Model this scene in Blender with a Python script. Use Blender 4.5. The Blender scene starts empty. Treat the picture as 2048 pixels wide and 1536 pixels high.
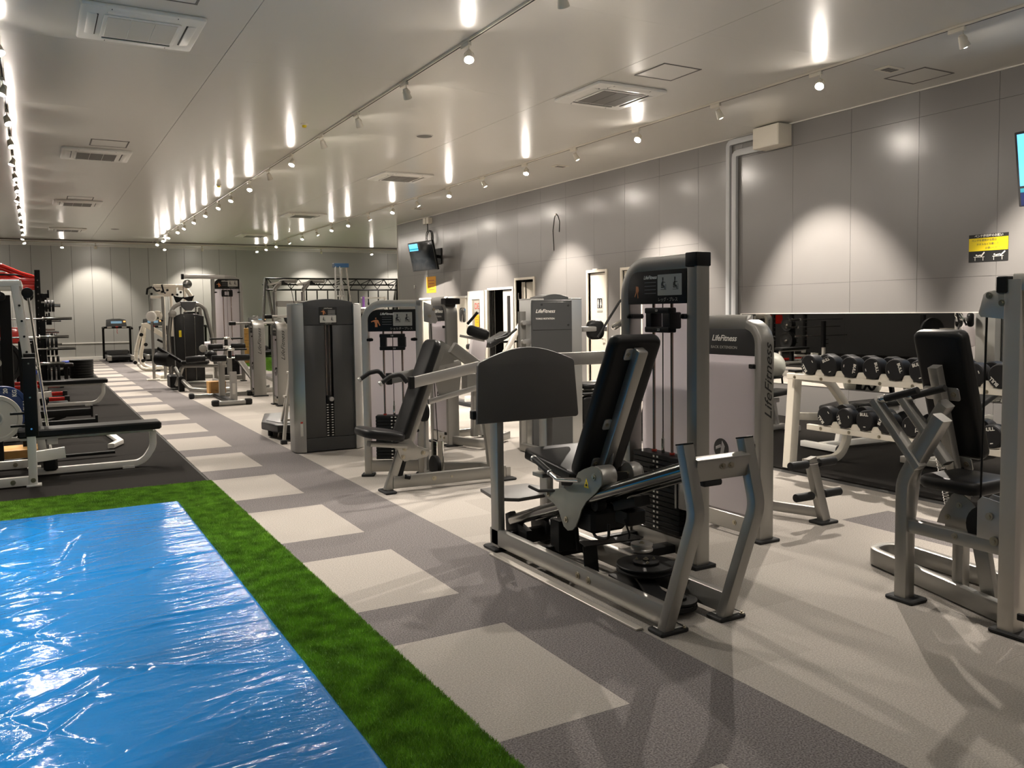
import bpy, math, random
import numpy as np
from mathutils import Matrix, Vector
random.seed(7)
SC = bpy.context.scene
COL = SC.collection
PI = math.pi
# ---------------------------------------------------------------- camera
cam_d = bpy.data.cameras.new('camera'); cam = bpy.data.objects.new('camera', cam_d); COL.objects.link(cam)
YAW, PITCH, ROLL = math.radians(29.397), math.radians(-3.520), math.radians(-0.757)
fw = Vector((math.sin(YAW)*math.cos(PITCH), math.cos(YAW)*math.cos(PITCH), math.sin(PITCH)))
rt = Vector((math.cos(YAW), -math.sin(YAW), 0)); up = rt.cross(fw)
r2 = rt*math.cos(ROLL)+up*math.sin(ROLL); u2 = -rt*math.sin(ROLL)+up*math.cos(ROLL)
cam.matrix_world = Matrix(((r2.x, u2.x, -fw.x, 0), (r2.y, u2.y, -fw.y, 0), (r2.z, u2.z, -fw.z, 1.5), (0, 0, 0, 1)))
cam_d.sensor_width = 36; cam_d.lens = 36*1702/2048
cam_d.shift_x = -(1030-1024)/2048; cam_d.shift_y = (728-768)/2048
cam_d.clip_start = .05; cam_d.clip_end = 120
SC.camera = cam
# ---------------------------------------------------------------- world, exposure
w = bpy.data.worlds.new('world'); SC.world = w; w.use_nodes = True
w.node_tree.nodes['Background'].inputs[0].default_value = (.5, .46, .4, 1)
w.node_tree.nodes['Background'].inputs[1].default_value = 0.0
SC.view_settings.view_transform = 'Standard'; SC.view_settings.look = 'None'
SC.view_settings.gamma = 1; SC.view_settings.use_curve_mapping = False
SC.view_settings.exposure = 0.22
LAMP_W = 440.0
LAMP_COL = (1.0, .905, .80)
BULB_E = 560.0

# ---------------------------------------------------------------- materials
def lin(c):
    c = c/255.
    return c/12.92 if c <= .04045 else ((c+.055)/1.055)**2.4
def rgb(r, g, b): return (lin(r), lin(g), lin(b))
def mat(name, col, rough=.5, metal=0., noise=None, bump=None, spec=.5, emit=None, coat=0., aniso=0.):
    m = bpy.data.materials.new(name); m.use_nodes = True
    N, L = m.node_tree.nodes, m.node_tree.links
    b = N['Principled BSDF']
    b.inputs['Base Color'].default_value = (*col, 1); b.inputs['Roughness'].default_value = rough
    b.inputs['Metallic'].default_value = metal; b.inputs['Specular IOR Level'].default_value = spec
    b.inputs['Coat Weight'].default_value = coat
    if aniso: b.inputs['Anisotropic'].default_value = aniso
    tc = None
    if noise or bump: tc = N.new('ShaderNodeTexCoord')
    if noise:   # scale, amount (0..1), [second colour]
        n = N.new('ShaderNodeTexNoise'); n.inputs['Scale'].default_value = noise[0]; n.inputs['Detail'].default_value = 3
        L.new(tc.outputs['Object'], n.inputs['Vector'])
        r = N.new('ShaderNodeValToRGB'); L.new(n.outputs['Fac'], r.inputs['Fac'])
        a = noise[1]; r.color_ramp.elements[0].position = .32; r.color_ramp.elements[1].position = .68
        c2 = noise[2] if len(noise) > 2 else col
        r.color_ramp.elements[0].color = (*[c*(1-a) for c in c2], 1); r.color_ramp.elements[1].color = (*[min(1, c*(1+a)) for c in col], 1)
        L.new(r.outputs['Color'], b.inputs['Base Color'])
    if bump:    # scale, strength, distance
        n = N.new('ShaderNodeTexNoise'); n.inputs['Scale'].default_value = bump[0]; n.inputs['Detail'].default_value = 3
        L.new(tc.outputs['Object'], n.inputs['Vector'])
        k = N.new('ShaderNodeBump'); k.inputs['Strength'].default_value = bump[1]; k.inputs['Distance'].default_value = bump[2]
        L.new(n.outputs['Fac'], k.inputs['Height']); L.new(k.outputs['Normal'], b.inputs['Normal'])
    if emit:
        b.inputs['Emission Color'].default_value = (*emit[0], 1); b.inputs['Emission Strength'].default_value = emit[1]
    return m
M = {}
M['silver'] = mat('silver_powder_coat', (.32, .312, .29), .35, .75)
M['silver_light'] = mat('light_silver_metal', (.42, .41, .39), .34, .7)
M['champagne'] = mat('pale_champagne_metal', (.48, .45, .40), .4, .5)
M['shroud'] = mat('frosted_grey_shroud', (.56, .545, .545), .28, 0)
M['dark_shroud'] = mat('dark_smoked_shroud', (.018, .018, .018), .3, 0, spec=.3)
M['cab_panel'] = mat('charcoal_cabinet_panel', (.06, .061, .06), .3, .2)
M['cab_head'] = mat('charcoal_cabinet_head', (.045, .046, .046), .4)
M['brushed'] = mat('brushed_aluminium', (.50, .50, .48), .40, .8, aniso=.6)
M['chrome'] = mat('chrome', (.75, .74, .72), .12, 1)
M['gunmetal'] = mat('polished_grey_tube', (.22, .22, .21), .16, .95)
M['rod'] = mat('guide_rod_steel', (.40, .30, .26), .25, .9)
M['vinyl'] = mat('black_vinyl', (.008, .008, .008), .42, bump=(260, .12, .002), spec=.22)
M['black'] = mat('black_plastic', (.008, .008, .008), .5, spec=.18)
M['black_metal'] = mat('black_painted_steel', (.009, .009, .009), .5, 0, spec=.16)
M['foam'] = mat('black_foam_grip', (.014, .014, .014), .6, spec=.25)
M['rubber'] = mat('black_rubber_foot', (.012, .012, .012), .8)
M['iron'] = mat('black_weight_plate', (.007, .007, .007), .5, spec=.25)
M['db'] = mat('black_urethane', (.011, .011, .012), .5, bump=(300, .1, .001), spec=.28)
M['plate_panel'] = mat('textured_black_footplate', (.062, .058, .054), .45, bump=(420, .5, .002), spec=.5)
M['white'] = mat('white_powder_coat', (.80, .78, .73), .35)
M['cream'] = mat('cream_powder_coat', (.76, .71, .61), .35)
M['grey_white'] = mat('light_grey_paint', (.70, .68, .63), .38)
M['red'] = mat('red_gloss_paint', (.62, .02, .012), .22, coat=.4)
M['blue'] = mat('blue_plastic', (.01, .05, .42), .4)
M['wall'] = mat('grey_wall_panel', (.215, .206, .198), .24, 0, bump=(700, .10, .001), spec=.9)
M['wall_back'] = mat('back_wall_panel', (.34, .338, .312), .42, 0, bump=(500, .1, .001), spec=.6)
M['joint'] = mat('panel_joint', (.05, .048, .045), .8)
M['ceiling'] = mat('semi_gloss_ceiling_panel', (.63, .605, .555), .28, 0, bump=(60, .05, .002), spec=.75)
M['cjoint'] = mat('ceiling_joint', (.2, .18, .16), .7)
M['trim'] = mat('white_trim', (.66, .63, .57), .5)
M['conduit'] = mat('pale_grey_duct', (.52, .53, .54), .5)
M['carpet_l'] = mat('light_beige_carpet', (.33, .305, .276), .95, noise=(150, .24), bump=(420, .5, .003), spec=.1)
M['carpet_l2'] = mat('light_carpet_second_lot', (.30, .277, .25), .95, noise=(150, .24), bump=(420, .5, .003), spec=.1)
M['carpet_d'] = mat('dark_grey_carpet', (.150, .138, .136), .95, noise=(140, .5), bump=(420, .6, .003), spec=.1)
M['rubber_floor'] = mat('black_rubber_flooring', (.017, .0155, .014), .92, noise=(400, .25), bump=(350, .5, .002), spec=.05)
M['turf_base'] = mat('green_turf_backing', (.05, .14, .008), .9, noise=(40, .3))
M['grass'] = mat('green_turf_blades', (.165, .34, .030), .6, noise=(9.0, .32, (.125, .28, .024)), spec=.25)
M['paper'] = mat('white_sticker', (.62, .60, .55), .6)
M['grey_sticker'] = mat('grey_sticker', (.34, .33, .29), .5)
M['ink'] = mat('black_ink', (.01, .01, .01), .6)
M['ink_grey'] = mat('grey_print', (.09, .09, .09), .6)
M['print_white'] = mat('white_print', (.72, .70, .64), .5)
M['skin'] = mat('orange_print', (.60, .22, .08), .6)
M['yellow'] = mat('yellow_print', (.85, .66, .01), .5)
M['orange'] = mat('orange_notice', (.90, .42, .02), .6)
M['cardboard'] = mat('brown_cardboard', (.30, .16, .05), .8, noise=(20, .1))
M['wood'] = mat('light_plywood', (.58, .32, .10), .5, noise=(14, .12))
M['redink'] = mat('red_print', (.5, .05, .03), .5)
M['grill'] = mat('grey_vent_grille', (.14, .13, .12), .6)
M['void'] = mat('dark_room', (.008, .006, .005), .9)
M['wall_left'] = mat('charcoal_wall', (.03, .03, .03), .5)
M['ball'] = mat('silver_ball_vinyl', (.42, .42, .38), .32, .1)
M['glass'] = mat('door_glass', (.30, .27, .22), .1, .0)
M['brass'] = mat('zinc_bolt', (.40, .36, .28), .3, .9)
M['bulb'] = mat('lamp_glass', (1, 1, 1), .5, emit=(LAMP_COL, BULB_E))
M['screen_on'] = mat('lit_screen', (.02, .02, .02), .3, emit=((.10, .42, .80), 2.2))
M['screen_teal'] = mat('lit_screen_teal', (.02, .02, .02), .3, emit=((.0, .30, .38), 1.3))
M['screen_navy'] = mat('lit_screen_navy', (.01, .012, .03), .2, emit=((.005, .015, .06), 1.0))
M['screen_off'] = mat('dark_glossy_screen', (.012, .014, .016), .12)
M['console'] = mat('treadmill_console', (.10, .102, .105), .4)
M['lcd'] = mat('console_display', (.12, .2, .26), .3, emit=((.25, .42, .55), .5))
M['amber'] = mat('amber_display', (.4, .15, .02), .4, emit=((1, .5, .15), 1.2))
M['green_plastic'] = mat('green_plastic', (.12, .62, .02), .4)
M['purple'] = mat('purple_plastic', (.35, .14, .6), .5)
M['plate_white'] = mat('white_bumper_plate', (.58, .56, .50), .45)
M['plate_blue'] = mat('navy_bumper_plate', (.012, .035, .13), .45)
def translucent(m, col, fac):
    N, L = m.node_tree.nodes, m.node_tree.links; t = N.new('ShaderNodeBsdfTranslucent'); t.inputs['Color'].default_value = (*col, 1)
    x = N.new('ShaderNodeMixShader'); x.inputs[0].default_value = fac; L.new(N['Principled BSDF'].outputs[0], x.inputs[1]); L.new(t.outputs[0], x.inputs[2])
    L.new(x.outputs[0], N['Material Output'].inputs['Surface'])
translucent(M['shroud'], (.82, .78, .80), .55)
def blue_mat():
    m = bpy.data.materials.new('blue_plastic_sheet'); m.use_nodes = True
    N, L = m.node_tree.nodes, m.node_tree.links; b = N['Principled BSDF']
    b.inputs['Base Color'].default_value = (.007, .15, .43, 1); b.inputs['Roughness'].default_value = .08
    b.inputs['Specular IOR Level'].default_value = .42
    tc = N.new('ShaderNodeTexCoord')
    def tex(scale, sc, dist, det, rot):
        mp = N.new('ShaderNodeMapping'); mp.inputs['Scale'].default_value = sc; mp.inputs['Rotation'].default_value = (0, 0, rot)
        L.new(tc.outputs['Object'], mp.inputs['Vector'])
        n = N.new('ShaderNodeTexNoise'); n.inputs['Scale'].default_value = scale; n.inputs['Detail'].default_value = det
        n.inputs['Distortion'].default_value = dist
        L.new(mp.outputs['Vector'], n.inputs['Vector']); return n.outputs['Fac']
    f1 = tex(5, (.7, 2.0, 1), 1.6, 2, .35)
    f2 = tex(17, (.7, 1.3, 1), 2.2, 2, .15)
    a = N.new('ShaderNodeMath'); a.operation = 'MULTIPLY_ADD'; L.new(f2, a.inputs[0]); a.inputs[1].default_value = .28; L.new(f1, a.inputs[2])
    k = N.new('ShaderNodeBump'); k.inputs['Strength'].default_value = .35; k.inputs['Distance'].default_value = .012
    L.new(a.outputs[0], k.inputs['Height']); L.new(k.outputs['Normal'], b.inputs['Normal'])
    return m
M['blue_sheet'] = blue_mat()

# ---------------------------------------------------------------- mesh builder
def rrect(w, h, r, seg=2):
    r = min(r, w/2-1e-4, h/2-1e-4); P = []
    for cx, cy, a0 in ((w/2-r, h/2-r, 0), (-w/2+r, h/2-r, PI/2), (-w/2+r, -h/2+r, PI), (w/2-r, -h/2+r, 1.5*PI)):
        for i in range(seg+1):
            a = a0+PI/2*i/seg; P.append((cx+r*math.cos(a), cy+r*math.sin(a)))
    return P
def circ(r, n=16, cx=0, cy=0): return [(cx+r*math.cos(2*PI*i/n), cy+r*math.sin(2*PI*i/n)) for i in range(n)]
def area2(P): return sum(P[i][0]*P[(i+1) % len(P)][1]-P[(i+1) % len(P)][0]*P[i][1] for i in range(len(P)))
def inset(P, d):
    n = len(P); out = []
    for i in range(n):
        a, b, c = P[i-1], P[i], P[(i+1) % n]
        e1 = Vector((b[0]-a[0], b[1]-a[1])); e2 = Vector((c[0]-b[0], c[1]-b[1]))
        if e1.length < 1e-9 or e2.length < 1e-9: out.append(b); continue
        e1.normalize(); e2.normalize()
        n1 = Vector((-e1.y, e1.x)); n2 = Vector((-e2.y, e2.x)); s = n1+n2
        k = 1+n1.dot(n2)
        s = s/max(k, .35)
        out.append((b[0]+s.x*d, b[1]+s.y*d))
    return out
def fillet(pts, r, n=5):
    pts = [Vector(p) for p in pts]; out = [pts[0]]
    for i in range(1, len(pts)-1):
        a, b, c = pts[i-1], pts[i], pts[i+1]; rr = r[i-1] if isinstance(r, (list, tuple)) else r
        u = (a-b); v = (c-b); lu, lv = u.length, v.length; u.normalize(); v.normalize()
        ang = u.angle(v)
        if rr <= 0 or ang > PI-.02: out.append(b); continue
        t = min(rr/math.tan(ang/2), lu*.49, lv*.49); R = t*math.tan(ang/2)
        c0 = b+(u+v).normalized()*(R/math.sin(ang/2)); p0 = b+u*t; p1 = b+v*t
        a0 = p0-c0; a1 = p1-c0; th = a0.angle(a1)
        for k in range(n+1):
            s = k/n
            d = (a0*math.sin((1-s)*th)+a1*math.sin(s*th))/math.sin(th) if th > 1e-4 else a0
            out.append(c0+d)
    out.append(pts[-1]); return out
class MB:
    def __init__(s): s.v = []; s.f = []; s.isl = []
    def add(s, V, F):
        o = len(s.v); s.isl.append(o); s.v.extend([tuple(v) for v in V]); s.f.extend([tuple(i+o for i in f) for f in F]); return s
    def prism(s, P, t0, t1, O=(0, 0, 0), U=(1, 0, 0), Vv=(0, 1, 0), b=0., seg=2):
        """polygon P in the plane (U, V) through O, extruded from t0 to t1 along U x V, rounded edges b"""
        U = Vector(U).normalized(); Vv = Vector(Vv).normalized(); W = U.cross(Vv).normalized(); Vv = W.cross(U); O = Vector(O)
        if area2(P) < 0: P = P[::-1]
        if t1 < t0: t0, t1 = t1, t0
        b = min(b, (t1-t0)/2-1e-5)
        lay = []
        if b > 1e-5:
            for k in range(seg+1):
                a = PI/2*k/seg; lay.append((b*(1-math.sin(a)), t0+b*(1-math.cos(a))))
            for k in range(seg+1):
                a = PI/2*(1-k/seg); lay.append((b*(1-math.sin(a)), t1-b*(1-math.cos(a))))
        else: lay = [(0, t0), (0, t1)]
        n = len(P); V = []; F = []
        for d, t in lay:
            Q = inset(P, d) if d > 1e-6 else P
            V += [O+U*x+Vv*y+W*t for x, y in Q]
        for k in range(len(lay)-1):
            for i in range(n):
                j = (i+1) % n; F.append((k*n+i, k*n+j, (k+1)*n+j, (k+1)*n+i))
        F.append(tuple(range(n-1, -1, -1))); F.append(tuple((len(lay)-1)*n+i for i in range(n)))
        return s.add(V, F)
    def box(s, x0, x1, y0, y1, z0, z1, b=0.):
        x0, x1 = min(x0, x1), max(x0, x1); y0, y1 = min(y0, y1), max(y0, y1)
        if b > 0:
            return s.prism(rrect(x1-x0, y1-y0, b, 1), z0, z1, ((x0+x1)/2, (y0+y1)/2, 0), b=b*.8, seg=1)
        return s.prism([(x0, y0), (x1, y0), (x1, y1), (x0, y1)], z0, z1)
    def obox(s, c, U, Vv, su, sv, sw, r=.01, b=None, seg=2):
        """oriented rounded slab: size su along U, sv along V, sw thick"""
        b = r if b is None else b
        return s.prism(rrect(su, sv, max(r, .0005), 3), -sw/2, sw/2, c, U, Vv, b=b, seg=seg)
    def sweep(s, prof, pts, upv=(0, 0, 1), cap=True, closed=False):
        pts = [Vector(p) for p in pts]; n = len(pts); m = len(prof); upv = Vector(upv); V = []; F = []
        for i in range(n):
            if closed: d1 = (pts[i]-pts[i-1]).normalized(); d2 = (pts[(i+1) % n]-pts[i]).normalized()
            else:
                d1 = (pts[i]-pts[i-1]).normalized() if i > 0 else None
                d2 = (pts[i+1]-pts[i]).normalized() if i < n-1 else None
                d1 = d1 or d2; d2 = d2 or d1
            t = (d1+d2)
            t = t.normalized() if t.length > 1e-6 else d1
            u = upv
            if abs(t.dot(u)) > .995: u = Vector((1, 0, 0)) if abs(t.x) < .9 else Vector((0, 1, 0))
            sd = t.cross(u).normalized(); uu = sd.cross(t).normalized()
            c = max(.3, t.dot(d1)); k = 1/c
            bn = d1.cross(d2)   # widen only in the plane of the bend
            for x, y in prof:
                o = sd*x+uu*y
                if bn.length > 1e-5:
                    ax = bn.normalized().cross(t).normalized(); q = o.dot(ax); o = o+ax*q*(k-1)
                V.append(pts[i]+o)
        R = n if closed else n-1
        for i in range(R):
            i2 = (i+1) % n
            for j in range(m):
                j2 = (j+1) % m; F.append((i*m+j, i*m+j2, i2*m+j2, i2*m+j))
        if cap and not closed: F.append(tuple(range(m-1, -1, -1))); F.append(tuple((n-1)*m+j for j in range(m)))
        return s.add(V, F)
    def bar(s, pts, w, h, upv=(0, 0, 1), r=.007, fil=0, n=5, closed=False):
        """rectangular tube: w across, h along upv"""
        if fil: pts = fillet(pts, fil, n)
        return s.sweep(rrect(w, h, r, 2), pts, upv, closed=closed)
    def tube(s, pts, r, n=12, fil=0, seg=5, closed=False):
        if fil: pts = fillet(pts, fil, seg)
        return s.sweep(circ(r, n), pts, closed=closed)
    def cyl(s, a, b, r, n=20, bev=0.):
        a, b = Vector(a), Vector(b); d = (b-a); L = d.length; d.normalize()
        u = Vector((0, 0, 1)) if abs(d.z) < .9 else Vector((1, 0, 0))
        U = u.cross(d).normalized(); Vv = d.cross(U)
        return s.prism(circ(r, n), 0, L, a, U, Vv, b=bev)
    def sphere(s, c, r, n=16, sz=1., lo=-PI/2):
        c = Vector(c); m = n//2; V = []; F = []
        for i in range(m+1):
            a = lo+(PI/2-lo)*i/m
            V += [c+Vector((r*math.cos(a)*math.cos(2*PI*j/n), r*math.cos(a)*math.sin(2*PI*j/n), r*sz*math.sin(a))) for j in range(n)]
        for i in range(m):
            for j in range(n):
                k = (j+1) % n; F.append((i*n+j, i*n+k, (i+1)*n+k, (i+1)*n+j))
        return s.add(V, F)
    def lathe(s, prof, a, d, n=24):
        """prof (radius, height) rings around axis d from a"""
        a = Vector(a); d = Vector(d).normalized(); u = Vector((0, 0, 1)) if abs(d.z) < .9 else Vector((1, 0, 0))
        U = u.cross(d).normalized(); Vv = d.cross(U); V = []; F = []
        for r, h in prof: V += [a+d*h+U*r*math.cos(2*PI*j/n)+Vv*r*math.sin(2*PI*j/n) for j in range(n)]
        for i in range(len(prof)-1):
            for j in range(n):
                k = (j+1) % n; F.append((i*n+j, i*n+k, (i+1)*n+k, (i+1)*n+j))
        F.append(tuple(range(n-1, -1, -1))); F.append(tuple((len(prof)-1)*n+j for j in range(n)))
        return s.add(V, F)
ROOT = {}      # root object -> inverse matrix (parts keep identity transforms below it)
def link_mesh(name, mb, m, inv=None):
    me = bpy.data.meshes.new(name)
    V = mb.v
    if inv is not None: V = [tuple(inv @ Vector(v)) for v in V]
    me.from_pydata(V, [], mb.f); me.validate(clean_customdata=False)
    me.materials.append(m)
    for p in me.polygons: p.use_smooth = True
    me.set_sharp_from_angle(angle=math.radians(32)); me.update()
    o = bpy.data.objects.new(name, me); COL.objects.link(o); return o
def tag(o, label=None, cat=None, group=None, kind=None):
    if label: o['label'] = label
    if cat: o['category'] = cat
    if group: o['group'] = group
    if kind: o['kind'] = kind
    return o
def thing(name, label, cat, loc=(0, 0, 0), rz=0., group=None):
    o = bpy.data.objects.new(name, None); COL.objects.link(o); o.empty_display_size = .1
    o.location = loc; o.rotation_euler = (0, 0, rz); tag(o, label, cat, group)
    ROOT[o.name] = (Matrix.Translation(Vector(loc)) @ Matrix.Rotation(rz, 4, 'Z')).inverted(); return o
LOCAL = [False]
def inv_of(o):
    while o.parent: o = o.parent
    return ROOT.get(o.name, Matrix.Identity(4))
KEEP = {'pictogram', 'drawing_print', 'drawing', 'small_print', 'lettering', 'number_labels', 'seam', 'slots', 'emblem_mark', 'upright_holes', 'panel_screws', 'yoke', 'figure_print', 'cable', 'slide_holes', 'shroud_clamp'}
def split_islands(mb):
    bb = []
    for a, b in zip(mb.isl, mb.isl[1:]+[len(mb.v)]):
        V = mb.v[a:b]; bb.append(([min(v[k] for v in V) for k in range(3)], [max(v[k] for v in V) for k in range(3)], a, b))
    n = len(bb); par = list(range(n))
    def find(i):
        while par[i] != i: i = par[i]
        return i
    for i in range(n):
        for j in range(i):
            if all(bb[i][0][k] < bb[j][1][k]+.004 and bb[j][0][k] < bb[i][1][k]+.004 for k in range(3)): par[find(i)] = find(j)
    g = {}
    for i in range(n): g.setdefault(find(i), []).append(i)
    if len(g) < 2: return [mb]
    out = []
    for ids in g.values():
        q = MB(); mp = {}
        for i in ids:
            for k in range(bb[i][2], bb[i][3]): mp[k] = len(q.v); q.v.append(mb.v[k])
        q.f = [tuple(mp[k] for k in f) for f in mb.f if f[0] in mp]; out.append(q)
    return out
def part(name, mb, m, parent, label=None, kind=None):
    if len(mb.isl) > 1 and name not in KEEP:
        L_ = [part1(name, q, m, parent, label, kind) for q in split_islands(mb)]; return L_[0]
    return part1(name, mb, m, parent, label, kind)
def part1(name, mb, m, parent, label=None, kind=None):
    """adds a mesh (verts written in world space, or in the root's own frame while LOCAL) under its thing"""
    m = M[m] if isinstance(m, str) else m
    o = link_mesh(name, mb, m, None if LOCAL[0] else inv_of(parent)); o.parent = parent
    if label: o['label'] = label
    if kind: o['kind'] = kind
    return o
def solo(name, mb, m, label, cat, loc=(0, 0, 0), group=None, kind=None):
    """a thing that is one mesh, origin at loc"""
    m = M[m] if isinstance(m, str) else m
    o = link_mesh(name, mb, m, Matrix.Translation(Vector(loc)).inverted()); o.location = loc
    ROOT[o.name] = Matrix.Translation(Vector(loc)).inverted()
    return tag(o, label, cat, group, kind)
def copy_tree(o, parent=None):
    c = o.copy(); COL.objects.link(c); c.parent = parent
    for ch in o.children: copy_tree(ch, c)
    return c
def text(name, body, O, U, Vv, size, m, parent, shear=0., align='CENTER', off=0., ext=.0004, sx=1.):
    """flat lettering at O, reading along U, upwards along V"""
    cu = bpy.data.curves.new(name, 'FONT'); cu.body = body; cu.size = size; cu.shear = shear; cu.extrude = ext; cu.offset = off
    cu.align_x = align; cu.align_y = 'CENTER'; cu.materials.append(M[m]); cu.resolution_u = 3
    tmp = bpy.data.objects.new(name, cu); COL.objects.link(tmp); me = bpy.data.meshes.new_from_object(tmp)
    bpy.data.objects.remove(tmp); me.name = name
    if not me.materials: me.materials.append(M[m])
    o = bpy.data.objects.new(name, me); COL.objects.link(o)
    U = Vector(U).normalized(); Vv = Vector(Vv).normalized(); W = U.cross(Vv).normalized(); Vv = W.cross(U); O = Vector(O)+W*.001
    A = Matrix(((U.x*sx, Vv.x, W.x, O.x), (U.y*sx, Vv.y, W.y, O.y), (U.z*sx, Vv.z, W.z, O.z), (0, 0, 0, 1)))
    o.parent = parent; o.matrix_basis = A if LOCAL[0] else inv_of(parent) @ A
    return o
def struct(name, mb, m, parent=None, kind='structure', label=None, cat=None):
    m = M[m] if isinstance(m, str) else m
    o = link_mesh(name, mb, m)
    if parent: o.parent = parent
    else: o['kind'] = kind
    if label: o['label'] = label
    if cat: o['category'] = cat
    return o
def sroot(name, label, cat):
    o = bpy.data.objects.new(name, None); COL.objects.link(o); o['kind'] = 'structure'; o['label'] = label; o['category'] = cat
    ROOT[o.name] = Matrix.Identity(4); return o
def quick(name, V, F, m, parent):
    me = bpy.data.meshes.new(name); me.from_pydata(V, [], F); me.materials.append(M[m]); o = bpy.data.objects.new(name, me); COL.objects.link(o); o.parent = parent; return o
# ================================================================ STRUCTURE
H = 4.0; XR = 9.05; YB = 33.5; YC = 22.75; XL = -4.6; YF = -5.0; XF = 15.5
# ---- floor: slab, carpet tiles, rubber, turf
fl_root = sroot('floor', 'gym floor of light and dark carpet tiles with black rubber zones', 'floor')
struct('floor_slab', MB().box(XL, XF, YF, YB, -.12, -.012), 'joint', fl_root)
def carpet_kind(x, y):
    if 1.92 <= x < 2.42: return 'carpet_d'
    if x < 1.92:
        if x < .92: return None
        return 'carpet_l' if (y-.05-1.0) % 1.5 < 1.0 else 'carpet_d'
    if 4.67 < x < 5.17 and (y < 4.05): return 'carpet_d'
    if 5.6 < x < 6.1 and 12 < y < 16: return 'carpet_d'
    if x > 4.9 and x < 6.4 and 16.5 < y < 22: return 'carpet_d'
    if x > 2.42 and y > 29.5: return 'carpet_d' if int(x*2+y) % 3 else 'carpet_l'
    return 'carpet_l' if (int((x-2.42)/.5)*7+int((y+5)/.5)*3) % 5 else 'carpet_l2'
# phase: light squares run y = 2.55..3.55, 4.05..5.05, ...
near = []; far = {}
def seen(x, y):
    d = Vector((x+.25, y+.25, -1.5)); z = d.dot(fw)
    if z < .6: return False
    px = 1030+1702*d.dot(r2)/z; py = 728-1702*d.dot(u2)/z
    return -80 < px < 2130 and py < 1680
for i in range(0, 28):
    for j in range(-6, 67):
        x0 = .92+.5*i; y0 = .05+.5*j
        if x0 > 5.9 and y0 < 9.5: continue
        if x0+.5 > XF-.3 or (x0 > XR-.2 and y0 < YC): continue
        x1 = min(x0+.5, 6.05 if y0 < 9.5 else 99)
        k = carpet_kind(x0+.05, y0+.05)
        if not k: continue
        xa = max(x0, 1.34)
        if x0 > 5.3 and y0 > 23.2 and x0 < 9.5: continue
        (near if seen(x0, y0) else far.setdefault(k, [])).append((xa, x1, y0, y0+.5, k))
near.sort(key=lambda t: (t[0])**2+(t[2])**2)
for t in near[292:]: far.setdefault(t[4], []).append(t)
near = near[:292]; cache = {}
for xa, x1, y0, y1, k in near:
    key = (round(x1-xa, 2), k)
    if key not in cache:
        w2 = (x1-xa)/2-.0001
        cache[key] = link_mesh('carpet_tile', MB().box(-w2, w2, -.2499, .2499, -.011, 0), M[k])
        o = cache[key]
    else:
        o = cache[key].copy(); COL.objects.link(o)
    o.parent = fl_root; o.location = ((xa+x1)/2, (y0+y1)/2, 0)
for k, L_ in far.items():
    mb = MB()
    for xa, x1, y0, y1, _ in L_: mb.box(xa+.0006, x1-.0006, y0+.0006, y1-.0006, -.011, 0)
    struct('far_carpet_tiles', mb, k, fl_root)['kind'] = 'stuff'
struct('rubber_flooring', MB().box(6.06, XR, YF, 9.55, -.011, .002), 'rubber_floor', fl_root)
mats = MB()
yy = 8.06
while yy < YB-3:
    mats.box(-2.6, 1.31, yy, yy+1.98, -.011, .006, .002); yy += 1.985
struct('lifting_rubber_mats', mats, 'rubber_floor', fl_root)
struct('left_floor', MB().box(XL, -2.61, 8.06, YB, -.011, .004), 'rubber_floor', fl_root)
struct('near_floor', MB().box(XL, 1.34, YF, 8.05, -.011, -.002), 'turf_base', fl_root)
struct('back_floor', MB().box(-2.6, 1.33, YB-3.5, YB, -.011, 0.001), 'carpet_l', fl_root)
struct('far_floor', MB().box(5.42, 9.45, 23.05, YB, -.011, .001), 'turf_base', fl_root)
# turf blades
def turf(name, label, regions, n, hmin, hmax, seed, m='grass'):
    rg = np.random.default_rng(seed); P = []
    A = np.array([(b-a)*(d-c) for a, b, c, d in regions]); A = A/A.sum()
    for (a, b, c, d), fr in zip(regions, A):
        k = int(n*fr); P.append(np.stack([rg.uniform(a, b, k), rg.uniform(c, d, k)], 1))
    P = np.concatenate(P); k = len(P); ang = rg.uniform(0, 2*PI, k); h = rg.uniform(hmin, hmax, k); wd = rg.uniform(.0010, .0019, k)*max(1, hmax/.022)
    ln = rg.uniform(.1, .9, k)*h; la = rg.uniform(0, 2*PI, k)
    V = np.zeros((k, 3, 3)); dx = np.cos(ang)*wd; dy = np.sin(ang)*wd
    V[:, 0, 0] = P[:, 0]-dx; V[:, 0, 1] = P[:, 1]-dy; V[:, 1, 0] = P[:, 0]+dx; V[:, 1, 1] = P[:, 1]+dy
    V[:, 0, 2] = V[:, 1, 2] = -.001; V[:, 2, 0] = P[:, 0]+np.cos(la)*ln; V[:, 2, 1] = P[:, 1]+np.sin(la)*ln; V[:, 2, 2] = h
    me = bpy.data.meshes.new(name); me.vertices.add(3*k); me.vertices.foreach_set('co', V.ravel())
    me.loops.add(3*k); me.loops.foreach_set('vertex_index', np.arange(3*k, dtype=np.int32))
    me.polygons.add(k); me.polygons.foreach_set('loop_start', np.arange(0, 3*k, 3, dtype=np.int32)); me.update(calc_edges=True)
    me.materials.append(M[m]); o = bpy.data.objects.new(name, me); COL.objects.link(o)
    return tag(o, label, 'turf', kind='stuff')
turf('artificial_grass', 'green artificial grass strip around the blue sheet beside the carpet', [(.956, 1.345, 1.2, 8.05), (-1.6, .956, 7.19, 8.05)], 430000, .006, .017, 3)
turf('far_artificial_grass', 'green artificial grass area by the wooden boxes at the back', [(5.42, 8.6, 23.1, 30)], 60000, .02, .045, 5)
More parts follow.
